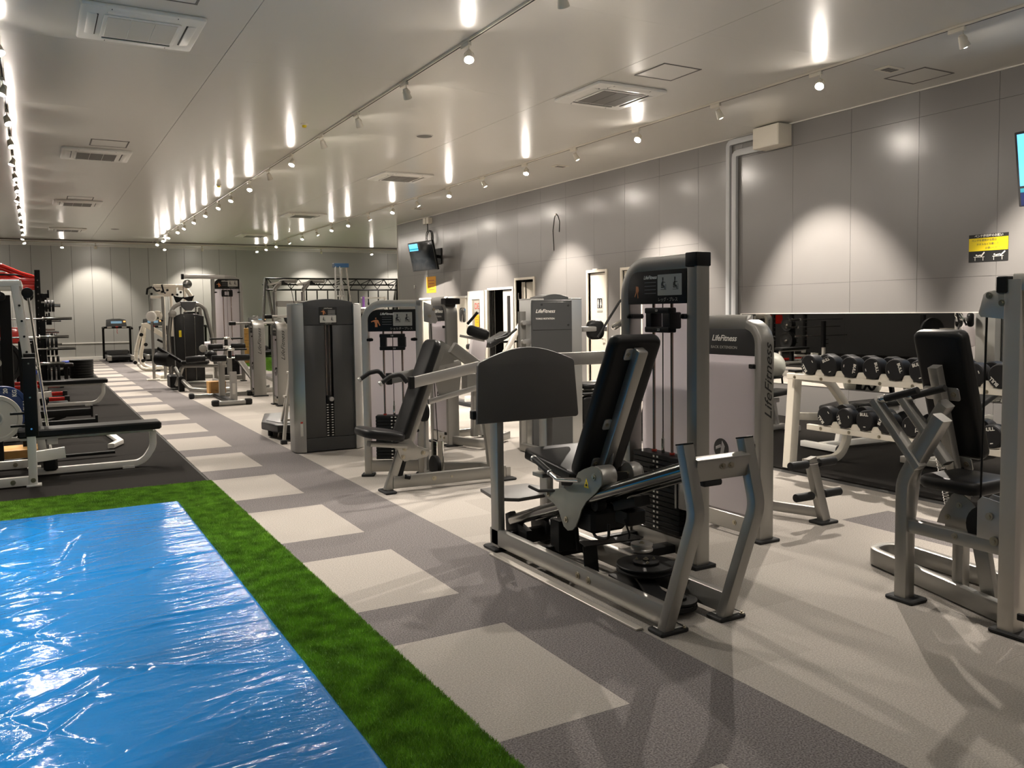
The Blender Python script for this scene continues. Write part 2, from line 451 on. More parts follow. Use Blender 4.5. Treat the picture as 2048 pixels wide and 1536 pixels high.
# blue plastic sheet with real folds
def sheet():
    x0, x1, y0, y1 = -1.7, .952, .3, 7.185; nx, ny = 330, 860
    X, Y = np.meshgrid(np.linspace(x0, x1, nx), np.linspace(y0, y1, ny), indexing='ij'); rg = np.random.default_rng(11)
    Z = np.zeros_like(X)
    for i in range(520):     # folds running roughly across, gathered at the right-hand edge
        edge = i < 170
        cx = rg.uniform(.35, .93) if edge else rg.uniform(-1.6, .62); cy = rg.uniform(.8, 7.1)
        L = rg.uniform(.08, .36) if edge else rg.uniform(.03, .34)*(1 if i % 4 else 1.6); wd = rg.uniform(.006, .016) if edge else rg.uniform(.007, .026)
        a = rg.normal(.10, .10) if edge else rg.normal(.30, .45)
        h = rg.uniform(.0012, .0045)*(wd/.012)**.7 * (1 if rg.random() < .8 else -1) * (.75 if edge else 1.35)
        u = (X-cx)*math.cos(a)+(Y-cy)*math.sin(a); v = -(X-cx)*math.sin(a)+(Y-cy)*math.cos(a)
        v = v+.05*np.sin(u*6+i)*.3
        Z += h*np.exp(-(u/L)**2)*np.exp(-np.abs(v/wd)**1.5)
    for i in range(60):
        cx, cy = rg.uniform(-1.5, .3), rg.uniform(.8, 7.0); L = rg.uniform(.05, .16)
        Z += rg.uniform(-.006, .006)*np.exp(-((X-cx)**2+((Y-cy)*1.3)**2)/L**2)
    Z += .0016*np.sin(X*5+Y*3)+.0012*np.sin(Y*11-X*4)
    Z = .030+Z
    e = np.minimum(np.clip((x1-X)/.02, 0, 1), np.clip((y1-Y)/.02, 0, 1)); Z = np.where(e < 1, .004+(Z-.004)*np.sqrt(e), Z)
    V = np.stack([X, Y, Z], -1).reshape(-1, 3)
    I = np.arange(nx*ny).reshape(nx, ny); Q = np.stack([I[:-1, :-1], I[1:, :-1], I[1:, 1:], I[:-1, 1:]], -1).reshape(-1, 4); k = len(Q)
    me = bpy.data.meshes.new('plastic_sheet'); me.vertices.add(len(V)); me.vertices.foreach_set('co', V.ravel())
    me.loops.add(4*k); me.loops.foreach_set('vertex_index', Q.ravel().astype(np.int32))
    me.polygons.add(k); me.polygons.foreach_set('loop_start', np.arange(0, 4*k, 4, dtype=np.int32)); me.polygons.foreach_set('use_smooth', np.ones(k, dtype=bool))
    me.update(calc_edges=True); me.materials.append(M['blue_sheet'])
    o = bpy.data.objects.new('plastic_sheet', me); COL.objects.link(o)
    tag(o, 'glossy wrinkled blue plastic sheet covering the mat on the green turf', 'sheet'); return o
sheet()
# ---- ceiling
ce = sroot('ceiling', 'semi-gloss off-white panelled ceiling', 'ceiling')
struct('ceiling_slab', MB().box(XL, XF, YF, YB, H+.012, H+.1), 'cjoint', ce)
cx_ = [XL, -2.02, 1.70, 5.42, 9.14, 12.3, XF]
for i in range(6):
    y = YF
    while y < YB:
        y2 = min(y+2.75, YB)
        struct('ceiling_panel', MB().box(cx_[i]+.0025, cx_[i+1]-.0025, y+.0008, y2-.0008, H, H+.012), 'ceiling', ce); y = y2
# ---- walls
def minus(y0, y1, z0, z1, ops):
    ys = sorted({y0, y1, *[min(max(v, y0), y1) for o in ops for v in o[:2]]}); out = []
    for a, b in zip(ys, ys[1:]):
        m = (a+b)/2; zs = [(z0, z1)]
        for o in ops:
            if o[0] < m < o[1]:
                zs = [q for s_ in zs for q in ((s_[0], min(s_[1], o[2])), (max(s_[0], o[3]), s_[1])) if q[1]-q[0] > 1e-3]
        out += [(a, b, p, q) for p, q in zs]
    return out
OPS = [(16.12, 17.22, 0, 1.99), (15.22, 15.96, 0, 2.17), (12.66, 13.22, 0, 2.20), (11.5, 12.16, 0, 2.20)]
wr = sroot('wall_right', 'long grey panelled wall behind the machines and mirror', 'wall')
mb = MB()
for a, b, p, q in minus(YF, YC, 0, H, OPS): mb.box(XR+.012, XR+.14, a, b, p, q)
struct('wall_core', mb, 'joint', wr)
ys = [6.42+.945*k for k in range(-12, 18)]; ys = [YF]+[y for y in ys if YF+.2 < y < YC-.1]+[YC]
for a, b in zip(ys, ys[1:]):
    zc = [0, 1.82, 3.69, H] if b < 10.3 else [0, 2.52, 3.69, H]
    for p, q in zip(zc, zc[1:]):
        mb = MB()
        for r in minus(a+.002, b-.002, p+.0015, q-.0015, OPS): mb.box(XR, XR+.013, *r)
        if mb.v: struct('wall_panel', mb, 'wall', wr)
struct('wall_end', MB().box(XR-.001, XR+.14, YC, YC+.012, 0, H), 'wall', wr)
wb = sroot('wall_back', 'grey ribbed panel wall at the far end', 'wall')
struct('wall_core', MB().box(XL, XF, YB+.012, YB+.1, 0, H), 'joint', wb)
x = -4.33
while x < XF:
    x2 = x+.617 if x < 6.6 else x+6.1
    struct('wall_panel', MB().box(x+.005, x2-.005, YB, YB+.013, .1, H), 'wall_back', wb); x = x2
wl = sroot('wall_left', 'charcoal wall on the free weight side', 'wall')
struct('wall_surface', MB().box(XL-.1, XL, YF, YB, 0, H), 'wall_left', wl)
wf = sroot('wall_near', 'grey wall behind the photographer', 'wall')
struct('wall_surface', MB().box(XL, XR+.1, YF-.1, YF, 0, H), 'wall', wf)
wf = sroot('wall_far_right', 'grey wall of the side bay', 'wall')
struct('wall_surface', MB().box(XF, XF+.1, YC-.1, YB, 0, H), 'wall', wf)
struct('wall_side_bay', MB().box(XR+.14, XF, YC-.1, YC, 0, H), 'wall', wf)
t1 = sroot('trim_1', 'thin white trim where the wall meets the ceiling', 'trim')
struct('trim_strip', MB().box(XR-.018, XR, YF, YC, H-.014, H), 'trim', t1)
struct('trim_strip', MB().box(XL, XF, YB-.02, YB, H-.018, H), 'trim', t1)
struct('trim_strip', MB().box(XR-.012, XR+.002, YC-.01, YC+.014, 0, H), 'trim', t1)
t2 = sroot('baseboard_back', 'white skirting ledge along the far wall', 'baseboard')
struct('skirting', MB().box(XL, XF, YB-.14, YB, 0, .12, .006), 'white', t2)
struct('dado_strip', MB().box(-2.5, 3.0, YB-.03, YB, .58, .615), 'white', t2)
struct('baseboard_right', MB().box(XR-.012, XR, 9.7, 11.4, 0, .07).box(XR-.012, XR, 13.3, 15.1, 0, .07).box(XR-.012, XR, 17.3, 22.7, 0, .07), 'joint')
# ceiling band and duct near the far wall
struct('trim_2', MB().box(XL, XF, 31.0, 31.06, H-.04, H), 'cjoint')
# ---- mirror on the right wall
mr = thing('wall_mirror', 'long frameless wall mirror behind the dumbbell rack', 'mirror', (XR, 5, .45))
mm = mat('mirror_glass', (.78, .78, .76), .012, 1)
for a, b in ((9.26, 7.42), (7.417, 5.58), (5.577, 3.74), (3.737, 1.9), (1.897, .06), (.057, -1.8)):
    part('mirror_panel', MB().box(XR-.008, XR-.001, b, a, .455, 1.42), mm, mr)
part('top_rail', MB().box(XR-.014, XR-.001, -1.8, 9.26, 1.42, 1.43), 'trim', mr)
part('side_trim', MB().box(XR-.014, XR-.001, 9.26, 9.275, .455, 1.43), 'trim', mr)
# ---- doors in the right wall
def door_frame(n, label, a, b, z, m='cream'):
    r = sroot('door_%d' % n, label, 'door')
    for y0, y1, z0, z1 in ((a-.05, a, 0, z+.05), (b, b+.05, 0, z+.05), (a, b, z, z+.05)):
        struct('door_frame', MB().box(XR-.025, XR+.15, y0, y1, z0, z1, .003), m, r)
    return r
def niche(r, a, b, z, dep, m):
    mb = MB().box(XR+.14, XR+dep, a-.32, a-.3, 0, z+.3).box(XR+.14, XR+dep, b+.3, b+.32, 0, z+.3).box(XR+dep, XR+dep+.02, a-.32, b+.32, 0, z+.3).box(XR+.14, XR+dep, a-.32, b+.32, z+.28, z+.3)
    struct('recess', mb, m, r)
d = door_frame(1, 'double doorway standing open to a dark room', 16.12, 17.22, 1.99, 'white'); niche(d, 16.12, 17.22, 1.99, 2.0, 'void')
def leaf(r, a, b, x, z, wa, wb_, wz0, wz1, lab):
    mb = MB()
    for q in minus(a, b, .01, z, [(wa, wb_, wz0, wz1)]): mb.box(x, x+.04, *q)
    struct('door_leaf', mb, 'white', r)['label'] = lab
    struct('door_pane', MB().box(x+.015, x+.022, wa, wb_, wz0, wz1), 'glass' if wb_-wa > .2 else 'void', r)
    struct('door_handle', MB().tube([(x-.03, a+.07, .95), (x-.03, a+.07, 1.05)], .012, 8).tube([(x, a+.07, 1.0), (x-.03, a+.07, 1.0)], .009, 8), 'chrome', r)
    return r
leaf(d, 16.14, 16.60, XR+.02, 1.97, 16.27, 16.42, .97, 1.85, 'white leaf with a narrow glass slot')
leaf(d, 17.32, 18.15, XR-.09, 1.99, 17.52, 17.94, .98, 1.80, 'white leaf folded back against the wall with a wide pane')
struct('door_hinge', MB().cyl((XR-.04, 17.27, 1.6), (XR-.04, 17.27, 1.72), .016, 10).cyl((XR-.04, 17.27, .4), (XR-.04, 17.27, .52), .016, 10), 'chrome', d)
struct('floor_jamb', MB().box(XR-.07, XR-.02, 17.2, 17.3, 0, 2.0, .004), 'cream', d)
d = door_frame(2, 'open cream doorway beside the double doors', 15.22, 15.96, 2.17); niche(d, 15.22, 15.96, 2.17, 1.6, 'wall')
struct('door_leaf', MB().bar([(XR+.12, 15.92, 1.07), (XR+.42, 15.27, 1.07)], .04, 2.12, (0, 0, 1), .003), 'cream', d)
struct('door_hinge', MB().cyl((XR+.03, 15.935, 1.75), (XR+.03, 15.935, 1.9), .014, 10), 'chrome', d)
d = door_frame(3, 'closed cream restroom door', 12.66, 13.22, 2.20)
struct('door_leaf', MB().box(XR+.03, XR+.07, 12.665, 13.215, .01, 2.19, .002), 'cream', d)
struct('door_handle', MB().tube([(XR-.02, 12.75, .98), (XR-.02, 12.85, .98)], .011, 8).cyl((XR+.03, 12.75, .98), (XR-.02, 12.75, .98), .014, 10), 'chrome', d)
struct('door_closer', MB().box(XR-.03, XR+.02, 12.9, 13.05, 2.24, 2.27, .003), 'white', d)
d = door_frame(4, 'closed cream door behind the leg press tower', 11.5, 12.16, 2.20)
struct('door_leaf', MB().box(XR+.03, XR+.07, 11.505, 12.155, .01, 2.19, .002), 'cream', d)
# restroom sign
s = thing('restroom_sign', 'small black and white restroom sign on the cream door', 'sign', (XR+.025, 12.9, 1.6))
part('sign_board', MB().box(XR+.022, XR+.03, 12.81, 12.99, 1.53, 1.74, .003), 'print_white', s)
part('sign_field', MB().box(XR+.019, XR+.0225, 12.825, 12.975, 1.545, 1.725, .001), 'ink', s)
for yc in (12.863, 12.937):
    mb = MB().cyl((XR+.0185, yc, 1.69), (XR+.016, yc, 1.69), .014, 12)
    if yc < 12.9: mb.prism([(-.026, 1.60), (.026, 1.60), (.012, 1.672), (-.012, 1.672)], 0, .0025, (XR+.0188, yc, 0), (0, 1, 0), (0, 0, 1))
    else: mb.box(XR+.016, XR+.0188, yc-.017, yc+.017, 1.61, 1.672)
    mb.box(XR+.016, XR+.0188, yc-.012, yc-.003, 1.555, 1.61).box(XR+.016, XR+.0188, yc+.003, yc+.012, 1.555, 1.61)
    part('pictogram', mb, 'print_white', s)
part('lower_plate', MB().box(XR+.02, XR+.03, 12.82, 12.98, 1.47, 1.505, .002), 'grey_sticker', s)
# notices on the folded leaf pane
s = thing('door_notice', 'orange notice taped on the pane of the folded white door leaf', 'notice', (XR-.095, 17.7, 1.3))
part('sheet', MB().box(XR-.094, XR-.092, 17.56, 17.78, 1.16, 1.44), 'orange', s)
part('lettering', MB().box(XR-.0955, XR-.094, 17.6, 17.74, 1.38, 1.39).box(XR-.0955, XR-.094, 17.6, 17.74, 1.32, 1.33).box(XR-.0955, XR-.094, 17.6, 17.7, 1.26, 1.27), 'redink', s)
s = thing('door_poster', 'dark red and black poster on the folded white door leaf', 'poster', (XR-.095, 17.65, 1.6))
part('sheet', MB().box(XR-.094, XR-.092, 17.54, 17.80, 1.5, 1.76), 'grey_sticker', s)
text('lettering', 'DE', (XR-.095, 17.66, 1.63), (0, -1, 0), (0, 0, 1), .20, 'redink', s)
# white half-height partition
s = thing('partition_panel', 'cream half-height partition below the wall television', 'partition', (XR-.1, 19.6, 0))
part('panel', MB().box(XR-.08, XR-.02, 18.25, 21.0, 0, 1.84, .004), 'cream', s)
part('top_rail', MB().box(XR-.10, XR-.0, 18.2, 21.05, 1.84, 1.89, .004), 'white', s)
# ---- ducts on the right wall
s = thing('cable_duct', 'pair of pale grey cable ducts running down the grey wall', 'duct', (XR, 9.4, 1.4))
part('duct_run', MB().bar([(XR-.035, 8.75, 3.93), (XR-.035, 9.50, 3.93), (XR-.035, 9.50, .5)], .075, .05, (1, 0, 0), .004, fil=.06, n=3), 'conduit', s)
part('duct_run', MB().bar([(XR-.035, 8.75, 3.76), (XR-.035, 9.375, 3.76), (XR-.035, 9.375, .5)], .09, .05, (1, 0, 0), .004, fil=.06, n=3), 'conduit', s)
s = thing('junction_box', 'beige junction box where the ducts meet under the ceiling', 'box', (XR-.2, 8.5, 3.7))
part('housing', MB().box(XR-.26, XR-.002, 8.33, 8.80, 3.70, 3.985, .006), 'cream', s)
part('lid', MB().box(XR-.266, XR-.26, 8.34, 8.79, 3.71, 3.975, .003), 'cream', s)
# ---- television sets
def tv(cy, zc, cx, wd, ht, tilt, yaw, label, lit):
    s = thing('television', label, 'television', (XR, cy, zc))
    n = Matrix.Rotation(yaw, 3, 'Z') @ Vector((-math.cos(tilt), 0, -math.sin(tilt))); U = Matrix.Rotation(yaw, 3, 'Z') @ Vector((0, -1, 0)); Vv = n.cross(U)
    c = Vector((cx, cy, zc))
    part('housing', MB().obox(c, U, Vv, wd, ht, .05, .012, .006), 'black', s)
    part('bezel', MB().obox(c+n*.0262, U, Vv, wd-.004, ht-.004, .004, .006, .001), 'ink', s)
    if lit:
        part('screen', MB().obox(c+n*.0295+Vv*.09, U, Vv, wd-.05, ht-.23, .003, .002, .0005), 'screen_on', s, 'bright blue upper picture')
        part('screen', MB().obox(c+n*.0295-Vv*.212*ht/.75, U, Vv, wd-.05, .04, .003, .002, .0005), 'screen_teal', s)
        part('screen', MB().obox(c+n*.0295-Vv*.30*ht/.75, U, Vv, wd-.05, .13, .003, .002, .0005), 'screen_navy', s, 'dark navy lower picture')
    else:
        part('screen', MB().obox(c+n*.0295, U, Vv, wd-.05, ht-.05, .003, .002, .0005), 'screen_off', s)
        part('picture_inset', MB().obox(c+n*.0315-U*(wd*.28)+Vv*(ht*.33), U, Vv, wd*.36, ht*.24, .002, .002, .0005), 'screen_on', s, 'small lit blue window in the corner')
        part('picture_inset', MB().obox(c+n*.0325-U*(wd*.28)+Vv*(ht*.27), U, Vv, wd*.36, ht*.05, .002, .002, .0005), 'screen_teal', s)
    part('bracket', MB().box(XR-.03, XR-.001, cy-.2, cy+.2, zc-.2, zc+.2, .005).bar([(XR-.03, cy, zc), c-n*.03], .08, .08), 'black_metal', s)
    return s
tv(19.95, 2.93, 8.62, 1.22, .74, math.radians(12), .12, 'black wall television with a small blue picture in one corner', False)
tv(4.45, 2.86, 8.72, 1.22, .74, math.radians(9), .03, 'wall television showing a bright blue picture at the frame edge', True)
part('cable_cover', MB().box(8.76, 8.86, 4.72, 4.84, 2.32, 2.50, .004), 'ink', bpy.data.objects['television.001'])
s = thing('cable_coil', 'coil of loose cable hanging above the wall television', 'cable', (XR-.06, 20.3, 3.4))
mb = MB()
for k, r in enumerate((.20, .17, .19)): mb.tube([(XR-.05-.02*k, 20.35+r*math.cos(a*PI/10), 3.42+r*math.sin(a*PI/10)+.01*k) for a in range(20)], .010, 6, closed=True)
part('coil', mb, 'black', s)
part('lead', MB().tube([(XR-.05, 20.45, 3.24), (XR-.1, 20.6, 3.0), (XR-.3, 20.45, 2.9), (XR-.4, 20.3, 3.2)], .008, 6, fil=.1).tube([(XR-.05, 20.5, 3.9), (XR-.05, 20.5, 3.6)], .012, 6), 'black', s)
s = solo('outlet_box', MB().box(XR-.12, XR-.002, 20.30, 20.45, 3.80, 3.95, .004).box(XR-.12, XR-.002, 20.50, 20.65, 3.80, 3.95, .004), 'cream', 'pair of small cream outlet boxes above the cable coil', 'box', (XR, 20.5, 3.8))
s = thing('wall_cable', 'thin loose cable looped on the grey wall between light pools', 'cable', (XR-.01, 14.3, 3.0))
part('wire', MB().tube([(XR-.006, 14.42, 2.7), (XR-.006, 14.45, 3.1), (XR-.006, 14.38, 3.38), (XR-.006, 14.28, 3.40), (XR-.006, 14.20, 3.25), (XR-.006, 14.22, 3.05)], .006, 6, fil=.1), 'black', s)
part('clip', MB().box(XR-.014, XR, 14.31, 14.35, 3.38, 3.42), 'cream', s)
s = thing('wall_notice', 'orange paper notice on the wall below the television', 'notice', (XR, 20.55, 2.3))
part('sheet', MB().box(XR-.004, XR-.001, 20.15, 20.75, 2.02, 2.44), 'orange', s)
mb = MB()
for k in range(4): mb.box(XR-.006, XR-.004, 20.25, 20.65-.05*(k % 2), 2.33-.08*k, 2.345-.08*k)
part('lettering', mb, 'redink', s)
solo('wall_socket', MB().prism(circ(.05, 16), 0, .02, (XR, 21.55, 2.2), (0, -1, 0), (0, 0, 1), b=.004), 'chrome', 'small round metal socket beside the orange notice', 'socket', (XR, 21.55, 2.2))
# ---- yellow poster
PY, PZ = 5.56, 2.125
s = thing('bench_poster', 'black and yellow notice poster on the grey wall over the mirror', 'poster', (XR, PY, PZ))
part('sheet', MB().box(XR-.0035, XR-.001, 5.345, 5.785, 1.975, 2.275), 'ink', s)
part('yellow_field', MB().box(XR-.005, XR-.0035, 5.347, 5.783, 2.095, 2.235), 'yellow', s)
A_ = ((0, -1, 0), (0, 0, 1))
text('lettering', 'ベンチ使用時のお願い', (XR-.004, PY, 2.255), *A_, .032, 'print_white', s, off=.0006)
text('lettering', 'ベンチを使用する際は', (XR-.0055, PY+.05, 2.208), *A_, .028, 'ink_grey', s)
text('lettering', 'タオルなどを敷いて', (XR-.0055, PY+.01, 2.165), *A_, .028, 'ink_grey', s)
text('lettering', 'お使いください', (XR-.0055, PY-.06, 2.122), *A_, .028, 'ink_grey', s)
def bench_icon(s, y, z, k):
    mb = MB(); X0 = XR-.0045
    def ln(a, b, wd): 
        a = Vector(a); b = Vector(b); d = (b-a); n = Vector((-d.y, d.x)).normalized()*wd/2
        mb.prism([(a+n)[:], (a-n)[:], (b-n)[:], (b+n)[:]], 0, .0012, (X0, y, z), (0, -1, 0), (0, 0, 1))
    ln((-.06, 0), (.06, 0), .006); ln((-.045, 0), (-.045, -.04), .005); ln((.045, 0), (.045, -.04), .005); ln((.02*k, .005), (.06*k, .05), .014); ln((-.02*k, .012), (.02*k, .02), .012)
    mb.cyl((X0, y+.03*k, z+.02), (X0-.001, y+.03*k, z+.02), .009, 10); part('drawing', mb, 'print_white', s)
bench_icon(s, 5.665, 2.03, 1); bench_icon(s, 5.455, 2.03, 1.3)

# ================================================================ CEILING FITTINGS
def cassette(x, y, label, pale=False):
    s = thing('ceiling_air_conditioner', label, 'air conditioner', (x, y, H), 0, 'ceiling air conditioner units')
    g = .475; LOCAL[0] = True
    z0 = -.035
    mb = MB().prism(rrect(.95, .95, .03, 2), z0, 0, b=.012)
    part('panel', mb, 'white', s)
    part('grille_frame', MB().prism(rrect(.60, .60, .02, 2), z0-.012, z0, b=.004), 'white', s)
    for k in range(3):
        part('grille', MB().box(-.27+.182*k, -.27+.182*k+.176, -.27, .27, z0-.016, z0-.011, .002), 'trim' if pale else 'grill', s)
    for k in range(4):
        q = Matrix.Rotation(k*PI/2, 3, 'Z')
        c = q @ Vector((.385, 0, z0-.002)); part('louvre', MB().obox(c, q @ Vector((0, 1, 0)), q @ Vector((1, 0, .15)), .56, .075, .008, .01, .003), 'white', s)
        c2 = q @ Vector((.345, 0, z0-.0015)); part('air_slot', MB().obox(c2, q @ Vector((0, 1, 0)), q @ Vector((1, 0, 0)), .56, .014, .006, .002, .001), 'ink', s)
    for a, b in ((.25, .455), (-.25, -.455)): part('seam', MB().box(-.003+a, .003+a, .42, .445, z0-.002, z0+.001).box(a-.003, a+.003, -.445, -.42, z0-.002, z0+.001), 'ink', s)
    LOCAL[0] = False; return s
cassette(.9, 8.10, 'nearest white ceiling air conditioner, on the turf side of the ceiling', True)
cassette(.93, 14.65, 'ceiling air conditioner second from the camera above the racks')
cassette(.93, 21.0, 'ceiling air conditioner third from the camera above the racks')
cassette(.93, 27.4, 'ceiling air conditioner farthest from the camera above the racks')
cassette(5.93, 8.2, 'ceiling air conditioner nearest of those between the two right tracks')
cassette(5.95, 14.75, 'ceiling air conditioner second of those between the two right tracks')
cassette(6.0, 21.4, 'ceiling air conditioner third of those between the two right tracks')
cassette(6.1, 27.4, 'ceiling air conditioner farthest between the two right tracks')
cassette(12.2, 27.0, 'ceiling air conditioner over the side bay past the wall corner')
def hatch(x, y, label, a=.25):
    s = thing('ceiling_hatch', label, 'hatch', (x, y, H), 0, 'ceiling access hatches'); LOCAL[0] = True
    for k in range(4):
        q = Matrix.Rotation(k*PI/2, 3, 'Z'); part('frame', MB().obox(q @ Vector((a-.01, 0, -.002)), q @ Vector((0, 1, 0)), q @ Vector((1, 0, 0)), 2*a, .018, .006, .002, .001), 'grill', s)
    part('door', MB().box(-a+.022, a-.022, -a+.022, a-.022, -.003, 0), 'ceiling', s); LOCAL[0] = False
hatch(5.93, 7.16, 'square ceiling hatch near the closest right-hand air conditioner')
hatch(8.48, 6.03, 'square ceiling hatch beside the right wall above the poster')
hatch(1.05, 13.7, 'small ceiling hatch beside the second air conditioner over the racks')
hatch(.95, 20.2, 'small ceiling hatch beside the third air conditioner over the racks')
hatch(1.0, 7.1, 'ceiling hatch in front of the nearest air conditioner')
for x, y, lb in ((4.92, 11.26, 'round ceiling speaker between the middle and right tracks'), (2.12, 26.86, 'round ceiling speaker near the far wall')):
    s = thing('ceiling_speaker', lb, 'speaker', (x, y, H)); LOCAL[0] = True
    part('rim', MB().lathe([(.125, 0), (.125, -.006), (.112, -.008), (.112, 0)], (0, 0, 0), (0, 0, 1)), 'ceiling', s)
    part('grille', MB().cyl((0, 0, -.001), (0, 0, -.009), .110, 24, .002), 'grill', s); LOCAL[0] = False
for x, y, lb in ((3.2, 11.24, 'yellow-tinted fire sensor nearer the camera beside the middle track'), (3.19, 17.15, 'yellow-tinted fire sensor farther away beside the middle track')):
    s = thing('fire_sensor', lb, 'sensor', (x, y, H)); LOCAL[0] = True
    part('base', MB().lathe([(.05, 0), (.05, -.012), (.03, -.02), (.001, -.02)], (0, 0, 0), (0, 0, 1)), 'cream', s)
    part('sensor', MB().lathe([(.03, -.02), (.026, -.045), (.001, -.05)], (0, 0, 0), (0, 0, 1)), 'yellow', s); LOCAL[0] = False
for x, y, lb in ((7.95, 6.0, 'small ceiling vent above the near mirror'), (8.02, 12.56, 'small ceiling vent near the wall cable'), (8.12, 19.07, 'small ceiling vent near the wall television')):
    s = thing('ceiling_vent', lb, 'vent', (x, y, H)); LOCAL[0] = True
    part('frame', MB().box(-.13, .13, -.09, .09, -.012, 0, .004), 'cream', s)
    part('slots', MB().box(-.08, -.03, -.05, .05, -.014, -.011).box(-.02, .03, -.05, .05, -.014, -.011).box(.04, .09, -.05, .05, -.014, -.011), 'grill', s); LOCAL[0] = False
# ---- lighting tracks and spots
ORD = ['nearest', 'second', 'third', 'fourth', 'fifth', 'sixth', 'seventh', 'eighth', 'ninth', 'tenth', 'eleventh', 'twelfth', 'thirteenth', 'fourteenth', 'fifteenth', 'sixteenth', 'seventeenth', 'eighteenth', 'nineteenth', 'twentieth', 'twenty-first', 'twenty-second', 'twenty-third', 'twenty-fourth']
def track(x, y0, y1, label, along='y'):
    s = thing('lighting_track', label, 'lighting track', (x, y0, H))
    if along == 'y':
        part('rail', MB().box(x-.02, x+.02, y0, y1, H-.022, H-.0005, .002), 'cream', s)
        part('groove', MB().box(x-.007, x+.007, y0+.02, y1-.02, H-.0235, H-.0215), 'ink', s)
    else:
        part('rail', MB().box(x, y1, y0-.02, y0+.02, H-.022, H-.0005, .002), 'cream', s)
        part('groove', MB().box(x+.02, y1-.02, y0-.007, y0+.007, H-.0235, H-.0215), 'ink', s)
def sdata(power, ang):
    L = bpy.data.lights.new('spot', 'SPOT'); L.energy = power; L.color = LAMP_COL; L.spot_size = math.radians(ang); L.spot_blend = .6; L.shadow_soft_size = .035
    return L
LD = {}
def spot(x, y, aim, label, group, power=1., ang=62, bulb=True):
    """track lamp at (x, y) shining along aim"""
    s = thing('track_spotlight', label, 'spotlight', (x, y, H-.0235), 0, group)
    a = Vector(aim).normalized(); p = Vector((x, y, H-.15)); c = p-a*.0
    key = 'base'
    part('adapter', MB().box(x-.018, x+.018, y-.02, y+.14, H-.06, H-.0235, .004), 'cream', s)
    sd = a.cross(Vector((0, 0, 1)))
    sd = sd.normalized() if sd.length > .05 else Vector((1, 0, 0))
    part('yoke', MB().tube([Vector((x, y, H-.06)), Vector((x, y, H-.085)), p+sd*.043+Vector((0, 0, .02)), p+sd*.045], .004, 6, fil=.02, seg=3).tube([Vector((x, y, H-.085)), p-sd*.043+Vector((0, 0, .02)), p-sd*.045], .004, 6, fil=.02, seg=3), 'cream', s)
    part('lamp_head', MB().lathe([(.015, -.055), (.026, -.05), (.032, -.02), (.043, .03), (.047, .05), (.047, .055), (.042, .055), (.040, .045), (.001, .044)], c, a, 16), 'cream', s)
    part('bulb', MB().lathe([(.039, .046), (.032, .056), (.015, .062), (.001, .063)], c, a, 14), 'bulb', s)
    k = (round(power, 2), ang)
    if k not in LD: LD[k] = sdata(LAMP_W*power, ang)
    l = bpy.data.objects.new('spot_beam', LD[k]); COL.objects.link(l); l.parent = s
    q = (-a).to_track_quat('Z', 'Y')
    l.matrix_basis = inv_of(s) @ (Matrix.Translation(c+a*.085) @ q.to_matrix().to_4x4())
track(3.58, -4.5, 31.0, 'long lighting track along the middle of the ceiling')
track(7.3, -4.5, 31.0, 'long lighting track parallel to the right wall')
track(-.18, -4.5, 31.6, 'lighting track on the left over the racks and turf')
track(31.9, -4, 15, 'short lighting track across the ceiling near the far wall', 'x') if False else None
s_ = thing('lighting_track', 'lighting track across the ceiling in front of the far wall', 'lighting track', (5, 31.9, H))
part('rail', MB().box(-4, 15, 31.88, 31.92, H-.022, H-.0005, .002), 'cream', s_)
part('groove', MB().box(-3.9, 14.9, 31.893, 31.907, H-.0235, H-.0215), 'ink', s_)
def nearest_label(k, lit, where): return ORD[k]+' spotlight from the camera on the '+where+' track, '+lit
# middle track: (y, aim)   lamps with visible glare aim back towards the photographer's side
MID = [(-3.8, 0), (-2.2, 0), (-.65, 0), (.9, 1), (2.45, 0), (4.0, 0), (5.55, 1), (7.14, 2), (8.65, 1), (10.2, 1), (11.68, 1), (13.28, 3), (14.78, 1), (16.26, 2), (17.95, 3), (19.29, 3), (20.89, 3), (22.52, 3), (24.13, 3), (25.31, 2), (27.12, 3), (28.37, 2), (29.83, 2)]
AIM_M = {0: (.25, .15, -1), 1: (.55, .45, -1), 2: (-.32, -.62, -1), 3: (-.45, -.35, -1)}
n = 0
for y, a in MID:
    v = y > 4.5
    lb = nearest_label(n, 'lamp turned away' if a < 2 else 'glaring lamp', 'middle') if v else 'white spotlight on the middle track, out of view behind the photographer'
    if v: n += 1
    spot(3.58, y, AIM_M[a], lb, 'spotlights on the middle track' if v else 'spotlights behind the photographer on the middle track', (1.9 if 8 < y < 13 else 1.0 if y > 8 else .8) if y > 6 else (1.2 if y > 5 else .15))
RGT = [(-3.0, 1), (-1.4, 0), (.15, 1), (1.7, 0), (3.2, 2), (4.76, 1), (6.34, 3), (7.86, 1), (9.43, 3), (10.98, 1), (12.48, 0), (14.03, 1), (15.52, 0), (17.15, 1), (18.59, 0), (20.2, 1), (21.77, 0), (23.2, 0), (24.64, 1), (26.18, 0), (27.8, 1), (29.41, 0), (30.84, 0)]
AIM_R = {0: (-.42, -.40, -1), 1: (.50, -.06, -.82), 2: (-.30, -.30, -1), 3: (-.95, -.50, -1)}
n = 0
for y, a in RGT:
    v = y > 4.5
    lb = nearest_label(n, 'aimed at the wall' if a == 1 else 'glaring lamp', 'right') if v else 'white spotlight on the right track, out of view behind the photographer'
    if v: n += 1
    spot(7.3, y, AIM_R[a], lb, 'spotlights on the right track' if v else 'spotlights behind the photographer on the right track', (1.3 if a == 0 and y < 13 else 1.0 if a == 0 else 2.0) if y > 3 else .4)
n = 0
